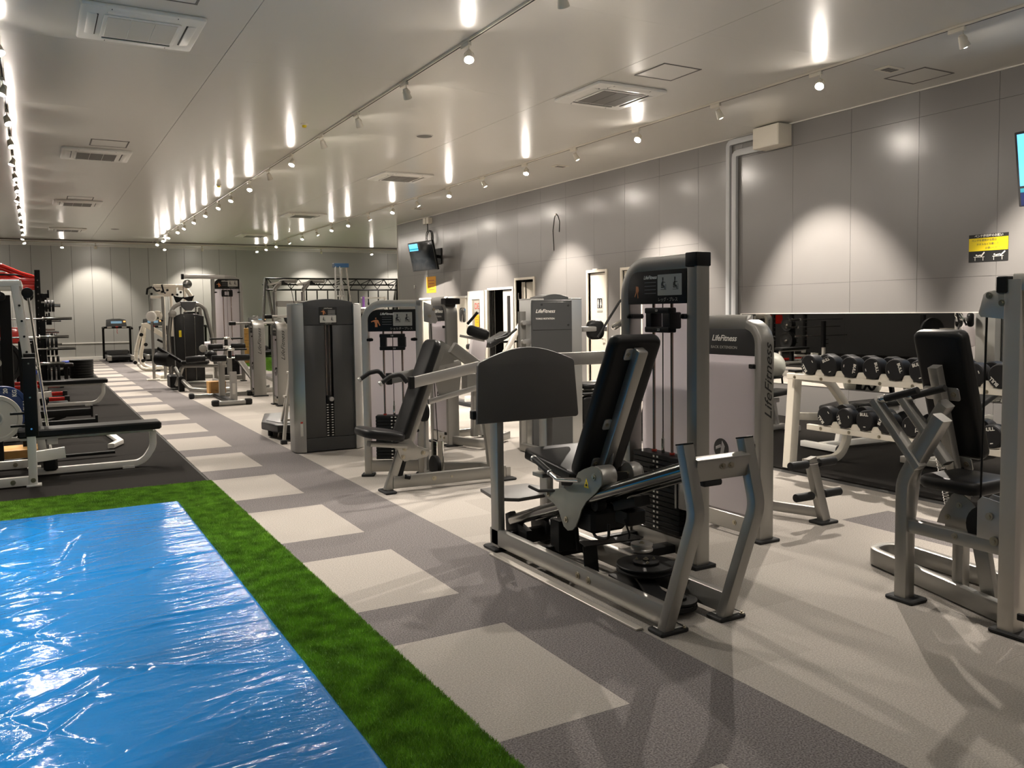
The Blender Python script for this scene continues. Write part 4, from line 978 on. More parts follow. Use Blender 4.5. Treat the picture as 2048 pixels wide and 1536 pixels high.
# ================================================================ 3. CURVED CABINET TOWERS
def cabinet(name, label, cat, loc, rz, wd, ht, cw, dp, board):
    s = thing(name, label, cat, loc, rz); LOCAL[0] = True
    iw = wd/2-cw
    for sg in (-1, 1):
        x0 = sg*iw; x1 = sg*wd/2
        P = []
        for k in range(9):
            a = PI/2*k/8; P.append((x0+(x1-x0)*math.sin(a), -dp/2-.035*math.cos(a)*1.0-.01+.045*math.sin(a)))
        P += [(x1, dp/2-.02), (x0, dp/2)]
        z = ht-.055
        part('side_column', MB().prism(P, .01, z, b=.002), 'brushed', s)
        part('column_cap', MB().prism([(a*1.0, b) for a, b in P], z, z+.012, b=.005), 'silver_light', s)
    hp = .215; n = 14
    A = [(-iw, 0), (iw, 0)]+[(iw-2*iw*k/n, ht-.055-(ht-.055-hp-(ht-.26-hp))+.0) for k in ()]
    top = [(iw-2*iw*k/n, .225+.055*math.sin(PI*(.12+.76*k/n))) for k in range(n+1)]
    part('head_panel', MB().prism([(-iw, 0), (iw, 0)]+top, -(dp-.03), .0, (0, -dp/2-.012, ht-.275), (1, 0, 0), (0, 0, 1), b=.006), 'cab_head', s)
    for sg in (-1, 1): part('front_panel', MB().prism([(0, 0), (iw-.045, 0), (iw-.045, ht-.28-.16), (0, ht-.28-.16)], -.02, 0, (-iw if sg < 0 else .045, -dp/2-.008, .16), (1, 0, 0), (0, 0, 1), b=.003), 'cab_panel', s)
    part('rear_panel', MB().box(-iw, iw, dp/2-.03, dp/2-.01, .02, ht-.1), 'cab_panel', s)
    part('kick_panel', MB().box(-iw, iw, -dp/2-.012, -dp/2+.05, .01, .155, .004), 'cab_head', s)
    for dx in (-.022, .022): part('guide_rod', MB().cyl((dx, -dp/2+.03, .16), (dx, -dp/2+.03, ht-.27), .008, 10), 'rod', s)
    part('slot_back', MB().box(-.05, .05, -dp/2+.07, -dp/2+.08, .16, ht-.27), 'grill', s)
    for k in range(13): part('weight_plate', MB().box(-.043, .043, -dp/2+.0, -dp/2+.06, .162+k*.028, .187+k*.028, .002), 'iron', s)
    mb = MB()
    for k in range(13): mb.box(-.036, -.016, -dp/2-.0012, -dp/2-.0002, .170+k*.028, .180+k*.028).box(.016, .036, -dp/2-.0012, -dp/2-.0002, .170+k*.028, .180+k*.028)
    part('number_labels', mb, 'print_white', s)
    part('selector_knob', MB().cyl((.01, -dp/2-.002, .575), (.01, -dp/2-.05, .575), .026, 18, .005), 'silver_light', s)
    part('head_plate', MB().box(-.035, .035, -dp/2-.004, -dp/2+.05, .53, .61, .004), 'iron', s)
    if board:
        bx = Vector((0, -dp/2-.0125, ht-.175)); U, Vv = Vector((1, 0, 0)), Vector((0, 0, 1)); W = Vector((0, -1, 0))
        part('instruction_board', MB().obox(bx, U, Vv, .20, .185, .003, .006, .001), 'ink', s)
        part('diagram_sticker', MB().obox(bx-Vv*.037+W*.002, U, Vv, .18, .078, .001, .003, .0003), 'paper', s)
        for dx in (-.045, .045): sketch(s, bx+W*.0028-Vv*.042+U*dx, U, Vv, .031)
        figure(s, bx+W*.0018-U*.05+Vv*.035, U, Vv, .032)
        text('logo', 'LifeFitness', bx+W*.0018+Vv*.078, U, Vv, .022, 'print_white', s, shear=.35)
        mb = MB()
        for k in range(4): mb.obox(bx+W*.0018+U*.04+Vv*(.055-.014*k), U, Vv, .08, .003, .0008, .001, .0001)
        part('small_print', mb, 'print_white', s); text('lettering', 'フライリア', bx+W*.0018-Vv*.086, U, Vv, .015, 'print_white', s)
        part('caution_label', MB().obox((-iw-cw*.45, -dp/2-.052, .27), (1, .35, 0), (0, 0, 1), .034, .155, .001, .002, .0002), 'paper', s)
        part('caution_print', MB().obox((-iw-cw*.45, -dp/2-.054, .34), (1, .35, 0), (0, 0, 1), .03, .02, .001, .002, .0002), 'redink', s)
    LOCAL[0] = False; return s
cabinet('fly_machine_tower', 'tall arched weight cabinet with dark front and silver rounded side columns', 'weight cabinet', (2.785, 9.20, 0), -.02, .775, 1.66, .11, .24, True)
tc = cabinet('torso_rotation_machine', 'dark torso rotation cabinet with one wide silver rounded column beside the restroom door', 'torso machine', (4.93, 7.95, 0), math.radians(200-25), .62, 1.68, .15, .34, False)
LOCAL[0] = True
part('back_cover', MB().box(-.17, .315, .172, .19, .02, 1.62, .006), 'cab_panel', tc, 'charcoal rear cover with lettering')
part('back_badge', MB().box(-.16, .31, .19, .196, 1.30, 1.60, .004), 'cab_head', tc)
text('logo', 'LifeFitness', (.16, .198, 1.50), (-1, 0, 0), (0, 0, 1), .055, 'print_white', tc, shear=.35)
text('lettering', 'TORSO ROTATION', (.16, .198, 1.42), (-1, 0, 0), (0, 0, 1), .026, 'print_white', tc)
for x, z in ((.20, 1.57), (-.12, 1.56), (-.12, 1.35)): part('rivet', MB().cyl((x, .196, z), (x, .200, z), .012, 10), 'ink', tc)
part('side_post', MB().bar([(.39, .10, .02), (.39, .10, 1.5)], .07, .06, (0, 1, 0), .006), 'silver', tc)
for z in (1.38, 1.18, .55): part('post_clamp', MB().bar([(.30, .12, z), (.40, .14, z)], .06, .05, (0, 0, 1), .006).cyl((.40, .13, z), (.40, .18, z), .022, 14), 'silver_light', tc)
part('base_frame', MB().bar([(.40, .10, .05), (.36, .62, .05)], .06, .08, (0, 0, 1), .006).bar([(.3, 0, .05), (-.5, .0, .05)], .06, .08, (0, 0, 1), .006), 'silver', tc)
part('foot_pad', MB().cyl((.36, .64, 0), (.36, .64, .045), .05, 18, .008), 'rubber', tc)
LOCAL[0] = False
# seat and chest pads of the torso machine
part('seat', MB().prism(circ(.20, 24), .60, .66, (5.62, 8.25, 0), b=.025, seg=3), 'vinyl', tc)
part('seat_column', MB().cyl((5.62, 8.25, .03), (5.62, 8.25, .60), .05, 18), 'silver', tc)
part('seat_shelf', MB().box(5.35, 5.85, 8.0, 8.4, .54, .565, .01), 'black', tc)
part('knee_pad', MB().obox((5.50, 8.05, .36), (1, -.3, 0), (0, 0, 1), .20, .34, .09, .06, .04, 4), 'vinyl', tc)
for c in ((5.34, 8.1, 1.28), (5.63, 8.1, 1.28)):
    part('chest_pad', MB().obox(c, (1, -.5, 0), (0, 0, 1), .21 if c[0] > 5.5 else .13, .225, .10, .07, .045, 4), 'vinyl', tc)
part('pad_link', MB().bar([(5.30, 8.14, 1.29), (5.75, 8.05, 1.29)], .05, .06, (0, 0, 1), .01).bar([(5.45, 8.25, .65), (5.45, 8.25, 1.29)], .05, .05, (0, 1, 0), .006), 'silver_light', tc)
part('grip_ring', MB().tube([(5.60, 8.0, 1.20), (5.75, 8.0, 1.40), (5.85, 7.9, 1.62), (6.0, 7.9, 1.65), (6.02, 7.9, 1.45), (5.92, 7.9, 1.22), (6.0, 7.9, 1.05)], .014, 10, fil=.08), 'foam', tc)
part('grip_hub', MB().obox((5.86, 7.95, 1.34), (1, -.2, .5), (0, 0, 1), .20, .07, .08, .03, .02), 'chrome', tc)
# ================================================================ 4. side-view tower machines
def side_tower(root, A, dep, ht, wd, txt, emblem=True, side=True, board=None, m='silver'):
    """tower whose weight panel faces -x; A=(x, y_near) floor corner; dep along +y; wd thick along x"""
    x, y = A
    part('tower_arch', MB().bar([(x+wd/2, y+.03, .02), (x+wd/2, y+.03, ht-.03), (x+wd/2, y+dep, ht-.03)], wd, .06, (0, -1, 0), .012, fil=.13, n=8), m, root)
    part('tower_rear_post', MB().bar([(x+wd/2, y+dep-.03, .02), (x+wd/2, y+dep-.03, ht-.06)], wd, .06, (0, -1, 0), .01), m, root)
    part('foot_plate', MB().box(x-.03, x+wd+.03, y-.03, y+.1, 0, .02, .006).box(x-.03, x+wd+.03, y+dep-.1, y+dep+.03, 0, .02, .006), 'rubber', root)
    part('head_board', MB().prism([(.06, ht-.235), (dep-.06, ht-.235), (dep-.06, ht-.062), (.16, ht-.062), (.10, ht-.085), (.07, ht-.13)], 0, .012, (x+.014, y, 0), (0, 1, 0), (0, 0, 1), b=.002), 'ink', root)
    U, Vv = Vector((0, -1, 0)), Vector((0, 0, 1))
    text('logo', 'LifeFitness', (x+.013, y+dep*.48, ht-.125), U, Vv, .055, 'print_white', root, shear=.35, off=.001)
    text('lettering', txt, (x+.013, y+dep*.48, ht-.185), U, Vv, .026, 'grey_sticker', root, sx=1.15)
    part('side_shroud', MB().box(x+.02, x+.03, y+.06, y+dep-.05, .15, ht-.24, .003), 'shroud', root)
    part('far_shroud', MB().box(x+wd-.03, x+wd-.02, y+.06, y+dep-.05, .15, ht-.24, .003), 'shroud', root)
    part('bottom_rail', MB().box(x+.01, x+.06, y+.05, y+dep-.05, .03, .14, .006), m, root)
    for dy in (.14, .24): bolt(root, (x+.01, y+dy, .085), (-1, 0, 0), .012)
    for z in (.62, ht-.30, .14): part('shroud_clamp', MB().cyl((x-.012, y+.075, z), (x+.03, y+.075, z), .015, 10).box(x-.004, x+.012, y+.045, y+.105, z-.014, z+.014, .003), 'black', root)
    if emblem:
        part('emblem', MB().prism(circ(.07, 24), 0, .003, (x+.02, y+dep*.52, .56), U, Vv), 'ink', root)
        part('emblem_mark', MB().prism([(-.012, -.06), (.018, -.06), (.035, .02), (.01, .055)], .003, .0045, (x+.02, y+dep*.52, .56), U, Vv).prism([(-.05, -.01), (.0, .01), (-.005, .03), (-.05, .01)], .003, .0045, (x+.02, y+dep*.52, .56), U, Vv), 'shroud', root)
    cx = x+wd*.5
    if side: text('logo', 'LifeFitness', (cx+.008, y-.0005, ht-.40), (0, 0, 1), (-1, 0, 0), .085 if wd > .1 else .075, 'ink', root, shear=.45, off=.0003, sx=1.35)
be = thing('back_extension_machine', 'silver back extension machine with lettered post standing behind the leg press tower', 'back extension', (4.2, 4.3, 0))
side_tower(be, (3.98, 3.905), .72, 1.43, .12, 'BACK EXTENSION')
part('base_bar', MB().bar([(4.08, 4.42, .07), (4.56, 4.60, .07), (4.74, 4.10, .07)], .06, .07, (0, 0, 1), .006, fil=.03), 'silver', be)
part('foot_plate', MB().box(4.66, 4.83, 4.0, 4.12, 0, .02, .006), 'rubber', be)
part('roller_post', MB().bar([(4.75, 4.06, .02), (4.65, 4.10, .46)], .075, .055, (0, -1, 0), .006), 'silver', be)
for z, xc in ((.424, 4.655), (.20, 4.71)):
    part('roller_axle', MB().cyl((xc-.20, 4.075, z), (xc+.20, 4.075, z+.0), .011, 12), 'chrome', be)
    for a, b in ((-.225, -.065), (.055, .215)): part('foam_roller', MB().cyl((xc+a, 4.075, z), (xc+b, 4.075, z), .029, 20, .004), 'foam', be)
ab = thing('extension_machine', 'silver lettered tower machine with black curved pad between the shoulder press and white doors', 'exercise machine', (4.1, 8.7, 0))
side_tower(ab, (3.98, 8.60), .50, 1.64, .14, 'EXTENSION', side=False)
part('tower_cap', MB().box(3.96, 4.14, 8.57, 8.70, 1.59, 1.66, .008), 'black', ab)
part('base_beam', MB().bar([(4.05, 8.63, .07), (4.20, 8.18, .07), (4.75, 8.62, .07)], .06, .09, (0, 0, 1), .006, fil=.05), 'silver', ab)
part('base_tail', MB().bar([(4.12, 9.0, .08), (4.62, 9.05, .08)], .07, .09, (0, 0, 1), .006), 'silver', ab)
part('tail_cap', MB().box(4.60, 4.82, 8.98, 9.12, .02, .13, .01), 'black', ab)
part('pulley_plate', MB().obox((4.17, 8.58, 1.47), (1, 0, 0), (0, 0, 1), .07, .17, .05, .03, .01), 'chrome', ab)
part('seat_column', MB().bar([(4.28, 8.55, .10), (4.30, 8.55, .85)], .07, .08, (0, 1, 0), .008), 'silver', ab)
part('curved_frame', MB().tube([(4.4, 8.6, .1), (4.36, 8.6, .35), (4.42, 8.6, .62)], .025, 10, fil=.1), 'silver_light', ab)
part('lower_block', MB().box(4.15, 4.34, 8.45, 8.6, .62, .82, .006), 'silver', ab)
part('grey_back_panel', MB().obox((4.40, 8.7, 1.02), (1, .2, -.35), (.2, .2, 1), .22, .42, .06, .05, .02), 'shroud', ab)
part('chest_pad', MB().obox((4.32, 8.5, 1.27), (1, -.4, -.35), (.3, 0, .9), .26, .12, .10, .045, .035, 3), 'vinyl', ab)
part('pad_arm', MB().bar([(4.14, 8.6, 1.24), (4.4, 8.5, 1.18)], .03, .03, (0, 0, 1), .004), 'silver_light', ab)
part('grip', MB().cyl((4.19, 8.5, 1.37), (4.27, 8.4, 1.50), .016, 12, .003), 'foam', ab)
part('seat', MB().obox((4.45, 8.3, .78), (1, 0, 0), (0, 1, 0), .3, .34, .07, .05, .03, 3), 'vinyl', ab)
# two narrow towers farther down
def narrow_tower(name, label, x, y, dep, wd, ht):
    s = thing(name, label, 'exercise machine', (x+wd/2, y, 0))
    side_tower(s, (x, y), dep, ht, wd, 'HIP ABDUCTION' if ht > 1.40 else 'LEG CURL')
    part('base_beam', MB().bar([(x+wd, y+.1, .10), (x+wd+.75, y+.35, .10)], .07, .09, (0, 0, 1), .006).bar([(x+wd, y+.30, .36), (x+wd+.55, y+.32, .10)], .05, .06, (0, 0, 1), .005).bar([(x+wd/2, y+dep, .08), (x+wd+.3, y+dep+.8, .08)], .06, .08, (0, 0, 1), .006), 'silver', s)
    part('seat', MB().obox((x+wd+.55, y+.45, .52), (1, 0, 0), (0, 1, 0), .40, .42, .08, .06, .03, 3), 'vinyl', s)
    part('backrest', MB().obox((x+wd+.45, y+.80, .85), (1, 0, 0), (0, .25, 1), .32, .6, .08, .06, .03, 3), 'vinyl', s)
    part('seat_post', MB().bar([(x+wd+.55, y+.5, .05), (x+wd+.55, y+.5, .48)], .07, .07, (0, 1, 0), .006), 'silver', s)
    return s
nt = narrow_tower('hip_machine', 'narrow silver lettered tower, the farther of the pair left of the dark cabinet', 3.48, 15.95, .36, .22, 1.41)
nt2 = narrow_tower('leg_curl_machine', 'narrow silver lettered tower, the nearer of the pair left of the dark cabinet', 3.44, 14.02, .40, .18, 1.39)
for s, x, y, z in ((nt, 3.3, 16.3, 1.35), (nt2, 3.5, 14.35, 1.47)):
    part('cross_handle', MB().cyl((x-.15, y, z), (x+.75, y+.1, z), .022, 12), 'silver_light', s); part('grip', MB().cyl((x-.17, y, z), (x-.05, y, z), .035, 14, .006), 'black', s)
part('pedal', MB().prism([(0, 0), (.18, .03), (.22, .07), (.10, .09), (.0, .05)], -.06, .06, (3.62, 13.6, .0), (1, 0, 0), (0, 0, 1), b=.01).bar([(3.80, 13.62, .05), (3.95, 13.8, .16)], .04, .04), 'black', nt2)
# ================================================================ 5. RIGHT-HAND SEATED MACHINE (cut by the frame)
rm = thing('seated_row_machine', 'silver seated machine at the right edge with tall column and tilted black backrest', 'row machine', (4.0, 2.7, 0))
part('front_upright', MB().bar([(3.82, 2.755, .02), (3.82, 2.755, .62), (3.82, 2.56, .96)], .07, .075, (1, 0, 0), .01, fil=.22, n=8), 'silver', rm)
part('main_column', MB().bar([(3.83, 2.215, .02), (3.83, 2.215, 1.615)], .08, .09, (1, 0, 0), .01), 'champagne', rm)
part('main_column', MB().bar([(3.83, 1.55, .02), (3.83, 1.55, 1.615)], .08, .09, (1, 0, 0), .01), 'champagne', rm)
part('top_beam', MB().bar([(3.83, 2.215, 1.60), (3.83, 1.5, 1.60)], .08, .08, (0, 0, 1), .01), 'champagne', rm)
part('column_cap', MB().box(3.775, 3.885, 2.235, 2.285, 1.555, 1.63, .006), 'black', rm)
ft = MB(); foot(ft, 3.83, 2.75, .13, .16); foot(ft, 3.83, 2.20, .13, .17); part('foot_plate', ft, 'rubber', rm)
part('cross_bar', MB().bar([(3.82, 2.74, .395), (3.82, 2.25, .39)], .05, .065, (0, 0, 1), .006), 'silver', rm)
for y in (2.47, ): bolt(rm, (3.794, y, .40), (-1, 0, 0), .010)
part('cross_bar_bracket', MB().prism([(2.52, .355), (2.44, .355), (2.38, .02), (2.45, .02)], -.02, .02, (4.02, 0, 0), (0, 1, 0), (0, 0, 1), b=.004).box(3.98, 4.08, 2.36, 2.5, 0, .02, .004), 'silver', rm)
# looped base
part('base_loop', MB().bar([(3.90, 2.25, .055), (4.20, 3.24, .055), (4.36, 3.27, .055), (4.42, 3.12, .055), (4.30, 2.2, .055)], .05, .095, (0, 0, 1), .008, fil=.09, n=7), 'silver', rm)
# top plate and cable
P_ = [(2.218, 1.435), (2.218, 1.578), (2.335, 1.562), (2.35, 1.55), (2.372, 1.465), (2.362, 1.448)]
for x in (3.795, 3.855): part('top_pulley_plate', MB().prism(P_, -.004, .004, (x, 0, 0), (0, 1, 0), (0, 0, 1), b=.001), 'champagne', rm)
for y, z in ((2.322, 1.545), (2.262, 1.51)): bolt(rm, (3.79, y, z), (-1, 0, 0), .010)
part('pulley', MB().cyl((3.81, 2.315, 1.50), (3.845, 2.315, 1.50), .045, 20, .003), 'black', rm)
part('cable', MB().cyl((3.825, 2.352, 1.46), (3.825, 2.365, .58), .005, 8), 'black', rm)
part('lower_pulley_plate', MB().prism([(2.24, .36), (2.24, .60), (2.34, .615), (2.362, .59), (2.362, .40), (2.35, .36)], -.004, .004, (3.80, 0, 0), (0, 1, 0), (0, 0, 1), b=.001).prism([(2.24, .36), (2.24, .60), (2.34, .615), (2.362, .59), (2.362, .40), (2.35, .36)], -.004, .004, (3.88, 0, 0), (0, 1, 0), (0, 0, 1), b=.001), 'silver_light', rm)
part('lower_pulley', MB().cyl((3.815, 2.33, .47), (3.865, 2.33, .47), .10, 24, .004), 'black', rm)
bolt(rm, (3.79, 2.30, .53), (-1, 0, 0), .012); bolt(rm, (3.79, 2.275, .42), (-1, 0, 0), .014)
part('side_clamp', MB().box(3.78, 3.80, 2.10, 2.16, .09, .12, .003), 'black', rm)
part('weight_shroud', MB().box(3.84, 3.85, 1.60, 2.16, .12, 1.42, .002), 'shroud', rm)
# backrest, support and seat
bz = Vector((-.22, 0, .69)).normalized(); bc = Vector((4.25, 2.80, 1.03)); bx = Vector((0, -1, 0))
nb = bx.cross(bz)
part('backrest', MB().obox(bc, bx, bz, .29, .72, .08, .04, .028, 4), 'vinyl', rm)
nb = nb if nb.x < 0 else -nb
s1 = bc+nb*.09
part('backrest_spine', MB().bar([s1-bz*.62, s1+bz*.19], .055, .055, nb, .006), 'silver', rm)
for dz in (-.0, -.40): part('pad_bracket', MB().obox(bc+nb*.046+bz*(.02+dz)-bx*.02, bx, bz, .20, .075, .008, .014, .002), 'silver_light', rm); bolt(rm, bc+nb*.05+bz*(.02+dz)+bx*.05, nb, .010)
part('spine_slider', MB().bar([s1-bz*.66+nb*.0, s1-bz*.40], .075, .07, nb, .006), 'black', rm)
part('slide_holes', MB().obox(s1-bz*.53-bx*.0385, nb, bz, .02, .2, .002, .003, .0005), 'silver_light', rm)
P_ = []
for k in range(22*8):
    a = k/8*2*PI; c = s1-bz*(.66-.36*k/176)-bx*.06+nb*.02; P_.append(c+bx*.018*math.cos(a)+nb*.018*math.sin(a))
part('spring', MB().tube(P_, .0028, 5), 'chrome', rm)
part('seat', MB().obox((4.12, 2.62, .60), (1, 0, 0), (0, 1, 0), .36, .34, .07, .06, .03, 3), 'vinyl', rm)
part('seat_bracket', MB().prism([(2.44, .40), (2.44, .47), (2.50, .54), (2.55, .57), (2.60, .56), (2.66, .46), (2.68, .40)], -.004, .004, (3.97, 0, 0), (0, 1, 0), (0, 0, 1), b=.001).box(3.97, 4.06, 2.46, 2.64, .38, .41, .004), 'silver', rm)
for y, z in ((2.49, .45), (2.56, .51), (2.62, .44)): bolt(rm, (3.966, y, z), (-1, 0, 0), .010)
part('seat_post', MB().bar([(4.05, 2.60, .06), (4.05, 2.60, .56)], .06, .06, (0, 1, 0), .006), 'silver', rm)
part('rear_leg', MB().bar([(4.16, 3.02, .02), (4.10, 2.90, .72), (4.06, 2.70, 1.0)], .06, .07, (1, 0, 0), .008, fil=.1), 'silver', rm)
part('leg_link', MB().bar([(3.85, 2.60, .90), (4.08, 2.78, .86)], .05, .05, (0, 0, 1), .006), 'silver', rm)
for x in (3.80, 4.02):
    dx = x-3.80
    part('pull_arm', MB().bar([(x, 2.925, 1.015), (x, 2.66, .70)], .04, .065, (1, 0, 0), .006), 'silver', rm)
    part('grip', MB().cyl((x-.00, 2.86, 1.03), (x, 2.68, 1.085), .019, 14, .004), 'foam', rm)
    part('grip_collar', MB().cyl((x, 2.90, 1.02), (x, 2.86, 1.03), .022, 14, .003), 'chrome', rm)

# ================================================================ 6. DUMBBELL RACK
dr = thing('dumbbell_rack', 'white two-tier dumbbell rack standing against the mirrored wall', 'rack', (6.3, 4.0, 0))
for y in (5.62, 3.30, 1.2):
    part('front_leg', MB().bar([(6.10, y, .01), (6.17, y, .90)], .085, .10, (1, 0, 0), .008), 'cream', dr)
    part('leg_cap', MB().box(6.12, 6.22, y-.045, y+.045, .90, .925, .004), 'black', dr)
    part('curved_leg', MB().bar([(6.20, y, .86), (6.62, y, .80), (6.86, y, .55), (6.90, y, .22), (6.78, y, .04), (6.30, y, .035)], .075, .06, (0, 1, 0), .008, fil=.20, n=6), 'cream', dr)
    part('shelf_arm', MB().bar([(6.17, y, .49), (6.40, y, .47), (6.85, y, .44)], .06, .07, (0, 0, 1), .006), 'cream', dr)
def shelf(z, y1, x0):
    part('shelf_rail', MB().box(x0, x0+.04, .6, y1, z-.05, z, .004), 'cream', dr)
    part('shelf_rail', MB().box(x0+.24, x0+.28, .6, y1, z-.05, z-.0, .004), 'cream', dr)
shelf(.90, 5.60, 6.03); shelf(.455, 5.36, 6.03)
def saddle(x0, y, z):
    mb = MB()
    for xx, zz in ((x0+.005, z), (x0+.245, z)): mb.prism([(-.055, -.01), (.055, -.01), (.035, .045), (.022, .05), (-.022, .05), (-.035, .045)], 0, .03, (xx, y, zz), (0, 1, 0), (0, 0, 1), b=.002)
    part('saddle', mb, 'cream', dr)
UP = [5.33, 5.115, 4.895, 4.675, 4.458, 4.24, 4.02, 3.80, 3.60, 3.38, 3.16, 2.94]
LO = [5.144, 4.942, 4.735, 4.53, 4.30, 4.09, 3.87, 3.655, 3.44, 3.22, 3.0]
for L_, z in ((UP, .90), (LO, .455)):
    for a, b in zip(L_, L_[1:]): saddle(6.03, (a+b)/2, z)
for k, (y, z) in enumerate([(5.5, .87), (5.2, .87), (4.9, .87), (4.6, .87), (4.3, .87), (3.7, .87), (5.2, .43), (4.9, .43), (4.6, .43)]): bolt(dr, (6.03, y, z), (-1, 0, 0), .010)
def dumbbell(y, z, label, group, r, rot):
    s = thing('dumbbell', label, 'dumbbell', (6.17, y, z), 0, group); LOCAL[0] = True
    t = math.radians(4)
    for x0, x1 in ((-.155, -.045), (.065, .175)):
        part('dumbbell_head', MB().lathe([(r*.90, x0), (r*.97, x0+.006), (r, x0+.016), (r, x1-.016), (r*.97, x1-.006), (r*.90, x1), (.001, x1)] if False else [(r*.88, x0), (r*.97, x0+.006), (r, x0+.018), (r, x1-.018), (r*.97, x1-.006), (r*.88, x1)], (0, 0, 0), (1, 0, 0), 36), 'db', s)
    part('handle', MB().cyl((-.05, 0, 0), (.07, 0, 0), .016, 14), 'chrome', s)
    U = Vector((0, -math.cos(rot), math.sin(rot))); Vv = Vector((0, math.sin(rot)*1, math.cos(rot)))
    if U.cross(Vv).x > 0: Vv = -Vv
    text('logo', 'BULL', Vector((-.1553, 0, 0))+Vv*r*.60, U, Vv, .036, 'print_white', s, off=.0012, sx=1.0)
    part('weight_mark', MB().obox(Vector((-.1556, 0, 0))-Vv*r*.58, U, Vv, .022, .007, .0008, .001, .0002), 'print_white', s)
    LOCAL[0] = False
LP_, SH = 'black round dumbbell, ', ' from the left on the '
rots = [2.2, .4, -1.75, -1.3, -1.2, .3, 1, 2.0, 2.4, 1.1, .2, 2.]
for k, y in enumerate(UP): dumbbell(y, .99, LP_+ORD[k].replace('nearest', 'first')+SH+'top shelf of the white rack', 'dumbbells on the top shelf', .091, rots[k])
rots = [2.3, 1.9, 0.05, 1.2, -1.6, 2, 1, .2, 1.3, .4, 2]
for k, y in enumerate(LO): dumbbell(y, .548, LP_+ORD[k].replace('nearest', 'first')+SH+'lower shelf of the white rack', 'dumbbells on the lower shelf', .087, rots[k])
# benches between the rack and the mirror
def adj_bench(name, label, loc, rz, incl, m, flat=False, pad='vinyl'):
    s = thing(name, label, 'bench', loc, rz, 'benches by the mirror'); LOCAL[0] = True
    part('base_rail', MB().bar([(-.62, 0, .06), (.62, 0, .06)], .07, .06, (0, 0, 1), .006), m, s)
    part('base_foot', MB().bar([(-.62, -.26, .05), (-.62, .26, .05)], .07, .06, (0, 0, 1), .006), m, s)
    part('base_foot', MB().bar([(.62, -.22, .05), (.62, .22, .05)], .07, .06, (0, 0, 1), .006), m, s)
    part('post', MB().bar([(-.38, 0, .06), (-.30, 0, .38)], .06, .06, (0, 1, 0), .006), m, s)
    part('post', MB().bar([(.48, 0, .06), (.40, 0, .38)], .06, .06, (0, 1, 0), .006), m, s)
    part('pad_rail', MB().bar([(-.42, 0, .385), (.50, 0, .385)], .05, .05, (0, 0, 1), .006), m, s)
    part('seat', MB().obox((-.38, 0, .45), (1, 0, .12), (0, 1, 0), .34, .27, .065, .05, .025, 3), pad, s)
    c, sn = math.cos(incl), math.sin(incl)
    part('backrest', MB().obox((-.18+.40*c, 0, .45+.40*sn), (c, 0, sn), (0, 1, 0), .80, .27, .065, .05, .025, 3), pad, s)
    part('ladder_arch', MB().tube([(-.05, .05, .34), (.05, .05, .22), (.17, .05, .34)], .02, 10, fil=.06).tube([(.17, .05, .34), (.27, .05, .22), (.39, .05, .34)], .02, 10, fil=.06), m, s)
    part('wheel', MB().cyl((-.64, -.29, .05), (-.64, -.26, .05), .05, 16, .004), 'rubber', s)
    LOCAL[0] = False; return s
adj_bench('adjustable_bench', 'silver framed adjustable bench with level black pads left of the dumbbell rack', (7.35, 7.35, 0), math.radians(8), .05, 'silver_light')
adj_bench('adjustable_bench', 'white framed bench with level black pad seen under the top dumbbell shelf', (7.75, 6.1, 0), math.radians(-4), .02, 'white')
adj_bench('adjustable_bench', 'white framed bench with raised black backrest seen through the rack middle', (7.8, 5.0, 0), math.radians(5), .32, 'white')
adj_bench('adjustable_bench', 'white framed bench nearest the right edge behind the rack', (7.8, 3.7, 0), math.radians(-3), .15, 'white')
adj_bench('adjustable_bench', 'dark low bench on the rubber floor behind the lettered tower', (7.0, 8.5, 0), math.radians(0), .0, 'black_metal')
solo('exercise_ball', MB().sphere((6.45, 9.2, .30), .30, 32), 'ball', 'silver exercise ball on the floor behind the leg press backrest', 'ball', (6.45, 9.2, 0))
solo('exercise_ball', MB().sphere((8.72, 8.98, .66), .20, 32), 'ball', 'silver ball added at the mirror edge in place of a mirrored ball', 'ball', (8.72, 8.98, 0.46))  # solid ball added where the mirror would show a reflected one
part_ = thing('reflection_ball_stand', 'low black ring stand under the ball that stands in for a reflection', 'stand', (8.72, 8.98, 0))  # holds up the ball that stands in for a mirror reflection
part('ring', MB().tube([(8.72+.15*math.cos(a*PI/8), 8.98+.15*math.sin(a*PI/8), .50) for a in range(16)], .018, 8, closed=True), 'black', part_)
for a in range(3): part('leg', MB().cyl((8.72+.15*math.cos(a*2.09), 8.98+.15*math.sin(a*2.09), .50), (8.72+.2*math.cos(a*2.09), 8.98+.2*math.sin(a*2.09), 0.003), .014, 10), 'black', part_)

